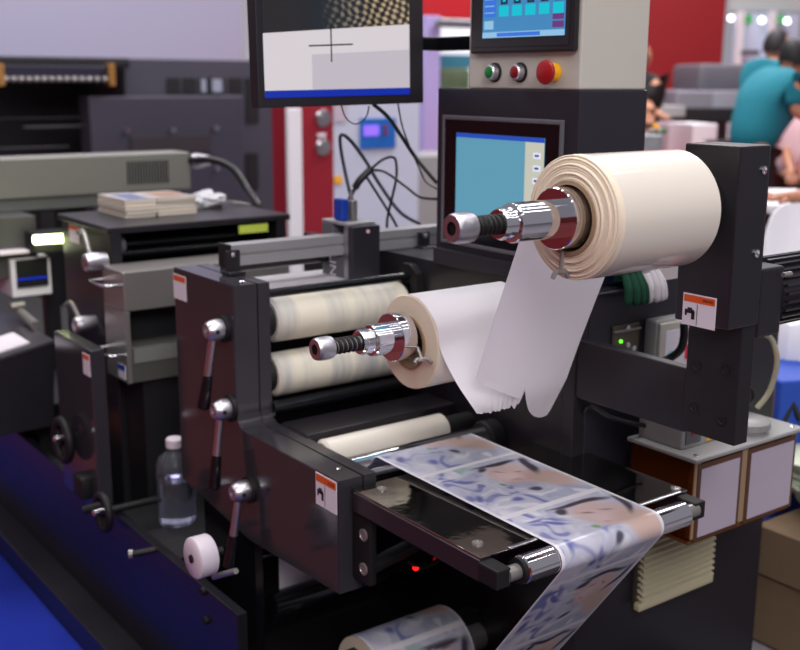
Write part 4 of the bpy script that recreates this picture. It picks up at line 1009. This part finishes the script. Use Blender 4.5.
# people
def head(parent, c, r, face, m='skin', hairm='hair'):
    """head with hair; face = horizontal direction it looks"""
    f = V(*face).normalized(); s_ = f.cross(V(0, 0, 1)).normalized(); u_ = V(0, 0, 1)
    bm = B(); bmesh.ops.create_icosphere(bm, subdivisions=3, radius=1)
    for v in bm.verts:
        x, y, z = v.co; k = 1-.22*max(0, -z)
        v.co = V(*c)+f*(y*r*.98*k+(.08*r if (abs(x) < .2 and -.2 < z < .15 and y > .85) else 0))+s_*(x*r*.80*k)+u_*(z*r*1.22)
    h = obj('head', bm, m, parent)
    bm = B(); bmesh.ops.create_icosphere(bm, subdivisions=3, radius=1)
    dl = [v for v in bm.verts if (v.co.y > .35 and v.co.z < .55) or v.co.z < -.45]; bmesh.ops.delete(bm, geom=dl, context='VERTS')
    for v in bm.verts: x, y, z = v.co; v.co = V(*c)+f*(y*r*1.06)+s_*(x*r*.9)+u_*(z*r*1.32)
    obj('hair', bm, hairm, h)
    for q in (-1, 1):
        bm = B(); bmesh.ops.create_icosphere(bm, subdivisions=2, radius=1)
        for v in bm.verts: v.co = V(*c)+s_*(q*r*.82)+V(v.co.x*r*.1, v.co.y*r*.18, v.co.z*r*.28)
        obj('ear', bm, m, h)
        bm = B(); bmesh.ops.create_icosphere(bm, subdivisions=1, radius=r*.09)
        bmesh.ops.translate(bm, verts=bm.verts, vec=V(*c)+f*(r*.86)+s_*(q*r*.33)+u_*(r*.05)); obj('eye', bm, 'ink', h)
    return h
def hand(verts, edges, rad, wrist, d, side, i0):
    d = V(*d).normalized(); sd = V(*side).normalized(); n = d.cross(sd)
    i = len(verts); verts.append(wrist+d*.07); edges.append((i0, i)); rad.append((.042, .022))
    for k, (o_, L) in enumerate(((-.038, .075), (-.013, .09), (.013, .085), (.038, .065))):
        j = len(verts); verts += [wrist+d*.12+sd*o_, wrist+d*(.12+L*.6)+sd*o_*1.1-n*.01, wrist+d*(.12+L)+sd*o_*1.1-n*.03]
        edges.extend([(i, j), (j, j+1), (j+1, j+2)]); rad += [.011, .0105, .009]
    j = len(verts); verts += [wrist+d*.05-sd*.05, wrist+d*.1-sd*.075]; edges.extend([(i, j), (j, j+1)]); rad += [.013, .010]
def person(label, hip, chest, neck, headc, face, right, shirt, hands, pants='pants', feet=None, hr=.12, neckr=.06, tw=1.0):
    """hands: list of (elbow, wrist) for both arms; right = unit vector across the shoulders"""
    hip, chest, neck, headc = [Vector(v) for v in (hip, chest, neck, headc)]; rv = Vector(right).normalized()
    t = thing('person', (hip.x, hip.y, 0), label, 'person')
    base = V(hip.x, hip.y, 0); fwd = V(0, 0, 1).cross(rv)
    kn = []; 
    v = [hip, chest, neck, headc-V(0, 0, hr*.4)]; e = [(0, 1), (1, 2), (2, 3)]; r = [(.08*tw, .07), (.12*tw, .09), (neckr, neckr), (neckr, neckr)]
    sv, se, sr = [hip+(hip-chest)*.3, hip.lerp(chest, .5), chest, chest.lerp(neck, .85)], [(0, 1), (1, 2), (2, 3)], [(.22*tw, .19), (.22*tw, .18), (.25*tw, .19), (.13, .12)]
    for q, (el, wr) in zip((-1, 1), hands):
        sh_ = chest.lerp(neck, .45)+rv*(q*.24*tw); el = Vector(el); wr = Vector(wr)
        i = len(v); v += [sh_, el, wr]; e += [(1, i), (i, i+1), (i+1, i+2)]; r += [.045, .05, .036]
        d = (wr-el).normalized(); hand(v, e, r, wr, d, rv, i+2)
        j = len(sv); sv += [sh_, sh_.lerp(el, .88)]; se += [(2, j), (j, j+1)]; sr += [.095, .085]
    pv, pe, prd = [hip.lerp(chest, .2)], [], [(.235*tw, .21)]
    for q in (-1, 1):
        a = hip+rv*(q*.11)-V(0, 0, .08); f = base+rv*(q*.13); k = (a+f)/2+fwd*.02+V(0, 0, .03)
        i = len(v); v += [a, k, V(f.x, f.y, .12), V(f.x, f.y, .05)+fwd*.2]; e += [(0, i), (i, i+1), (i+1, i+2), (i+2, i+3)]; r += [.10, .07, .045, .04]
        j = len(pv); pv += [a, k, V(f.x, f.y, .14)]; pe += [(0, j), (j, j+1), (j+1, j+2)]; prd += [.125, .095, .08]
        shoe = B(); box(shoe, -.05, .05, -.08, .22, .007, .09, .03, Matrix.Translation((f.x, f.y, 0)) @ Matrix.Rotation(math.atan2(-fwd.x, fwd.y), 4, 'Z')); obj('shoe', shoe, 'pants', t)
    skin('body', v, e, r, 'skin', t); skin('shirt', sv, se, sr, shirt, t); skin('trousers', pv, pe, prd, pants, t)
    head(t, headc, hr, face)
    return t
D1 = 8.2
rtv = V(rt.x, rt.y, 0).normalized(); fv = V(fw.x, fw.y, 0).normalized()
hipP, chP, nkP, hdP = P(752, 142, d=D1), P(768, 90, d=D1), P(785, 72, d=D1), P(794, 62, d=D1)
person('person in a teal shirt bending forward over a counter at the right edge', hipP, chP, nkP, hdP, rtv+fv*.4-V(0, 0, .5), (rtv*.25-fv*.97), 'teal',
       [(P(806, 106, d=D1+.1), P(816, 118, d=D1+.05)), (P(796, 112, d=D1-.25), P(818, 122, d=D1-.2))], hr=.125, tw=1.0)
person('person in a teal shirt standing behind the bending one, head turned right', P(770, 128, d=10.2), P(765, 76, d=10), P(773, 62, d=10), P(777, 47, d=10), rtv+fv*.2, (fv*-.8+rtv*.5), 'teal',
       [(P(776, 105, d=10.2), P(790, 115, d=10)), (P(760, 105, d=9.9), P(782, 118, d=9.8))], hr=.125)
person('dark haired person in a black shirt half hidden by the control pillar', P(635, 128, d=9.6), P(636, 90, d=9.6), P(638, 72, d=9.6), P(638, 58, d=9.5), rtv*.9+fv*.3, (rtv*.6-fv*.8), 'blackshirt',
       [(P(648, 100, d=9.4), P(649, 112, d=9.2)), (P(641, 105, d=9.3), P(655, 112, d=9.1))], hr=.125)
person('person in a pale pink shirt behind the counter at the right edge', P(795, 170, d=9.4), P(795, 128, d=9.4), P(800, 108, d=9.4), P(803, 92, d=9.4), -fv, rtv, 'pinkshirt',
       [(P(786, 150, d=9.3), P(790, 168, d=9.1)), (P(806, 150, d=9.3), P(806, 165, d=9.1))], hr=.125)
# table and chairs at the right
tb_ = thing('white_table', tuple(P(800, 215, d=5.6).xy)+(0,), 'white table top behind the white chairs at the right edge', 'table')
bd('table_top', 768, 205, 860, 214, 5.8, .9, 'white', tb_); bd('table_leg', 830, 214, 840, 400, 6.0, .1, 'steel', tb_, z0=.006)
def chair(px, py, d, h, label, wpx):
    c = P(px, py, d=d); t = thing('white_chair', (c.x, c.y, 0), label, 'chair'); wd = wpx/FPX*d
    def f(u, v):
        a = (u-.5)*2.2; x = math.sin(a)*wd/2; dep = (1-math.cos(a))*wd*.35
        top = c.z; z = lerp(c.z-h, top, v**.8*(1-.0)); k = math.sqrt(max(0, 1-(abs(u-.5)*2)**2.6)); z = lerp(c.z-h, lerp(c.z-h*.5, top, k), v)
        p = c+rtv*x+fv*(-dep+.08*v); return V(p.x, p.y, z)
    bm = B(); grid(bm, f, 28, 18); obj('backrest', thicken(bm, .015), 'white', t)
    sz = c.z-h; q = V(c.x, c.y, 0)-fv*.28
    bm = B(); lathe(bm, (q.x, q.y, sz-.03), (0, 0, 1), [(0, wd*.42), (.02, wd*.5), (.05, wd*.5), (.06, wd*.46)], 36); obj('seat', bm, 'white', t)
    for a in (-1, 1):
        for b in (-1, 1):
            g = q+rtv*(a*wd*.36)+fv*(b*wd*.36); obj('leg', tube(B(), [V(g.x, g.y, sz-.02), V(g.x, g.y, .012)+rtv*a*.03+fv*b*.03], .014, 10, False), 'brushed', t)
    return t
chair(806, 205, 5.0, .42, 'white round backed chair, the larger one by the column', 86)
chair(768, 240, 5.6, .42, 'white round backed chair partly hidden behind the black column', 52)
# arm reaching over the table
av = [P(840, 195, d=5.4), P(815, 196, d=5.4), P(794, 197, d=5.4)]; ae = [(0, 1), (1, 2)]; arr = [.06, .05, .036]
hand(av, ae, arr, av[2], -rtv, V(0, 0, 1)*.3+fv, 2)
pa = thing('person', tuple(P(840, 195, d=5.4)), 'person outside the right edge, only a bare hand resting by the white chair shows', 'person')
skin('forearm', av, ae, arr, 'skin', pa)
# cardboard box, plastic bag, blue cloth, under the chairs
cbx = thing('cardboard_box', (3.3, 2.2, 0), 'brown cardboard box on the floor right of the machine', 'box')
q = P(763, 525, X=3.0)
obj('carton', box(B(), 3.0, 3.7, q.y-1.0, q.y+.02, .006, q.z, .006), 'carton', cbx)
obj('flap', box(B(), 2.988, 3.0, q.y-1.0, q.y+.02, q.z-.17, q.z, .003), 'carton', cbx)
M['bag'] = mat('greenish_film', (196, 208, 184), .35, trans=.15, noise_amt=.35, noise_scale=7)
crump((3.35, q.y-.25, q.z+.13), .28, .38, .13, M['bag'], 'pale green and white plastic bag bulging out of the cardboard box', 'plastic_bag', 'bag', 5)
bd_ = tag(bd('blue_crate', 776, 378, 840, 440, 3.95, .3, mat('blue_crate', (30, 70, 170), .6), z0=.006), 'blue crate with dark crossed straps behind the tank', 'crate')
for (a, b) in (((782, 380), (800, 420)), ((800, 384), (783, 425))):
    obj('strap', tube(B(), [P(a[0], a[1], d=3.94), P(b[0], b[1], d=3.94)], .01, 8, False), 'matte', bd_)
tag(bd('post', 771, 385, 775, 440, 3.9, .1, mat('brown_post', (110, 70, 40), .6), z0=.006), 'narrow brown post left of the blue crate', 'post')
tag(bd('padded_stool', 783, 318, 850, 384, 4.2, .5, 'white', bev=.06), 'white padded stool below the white chairs', 'stool')
for o in bpy.data.objects:
    if '_o' in o: del o['_o']
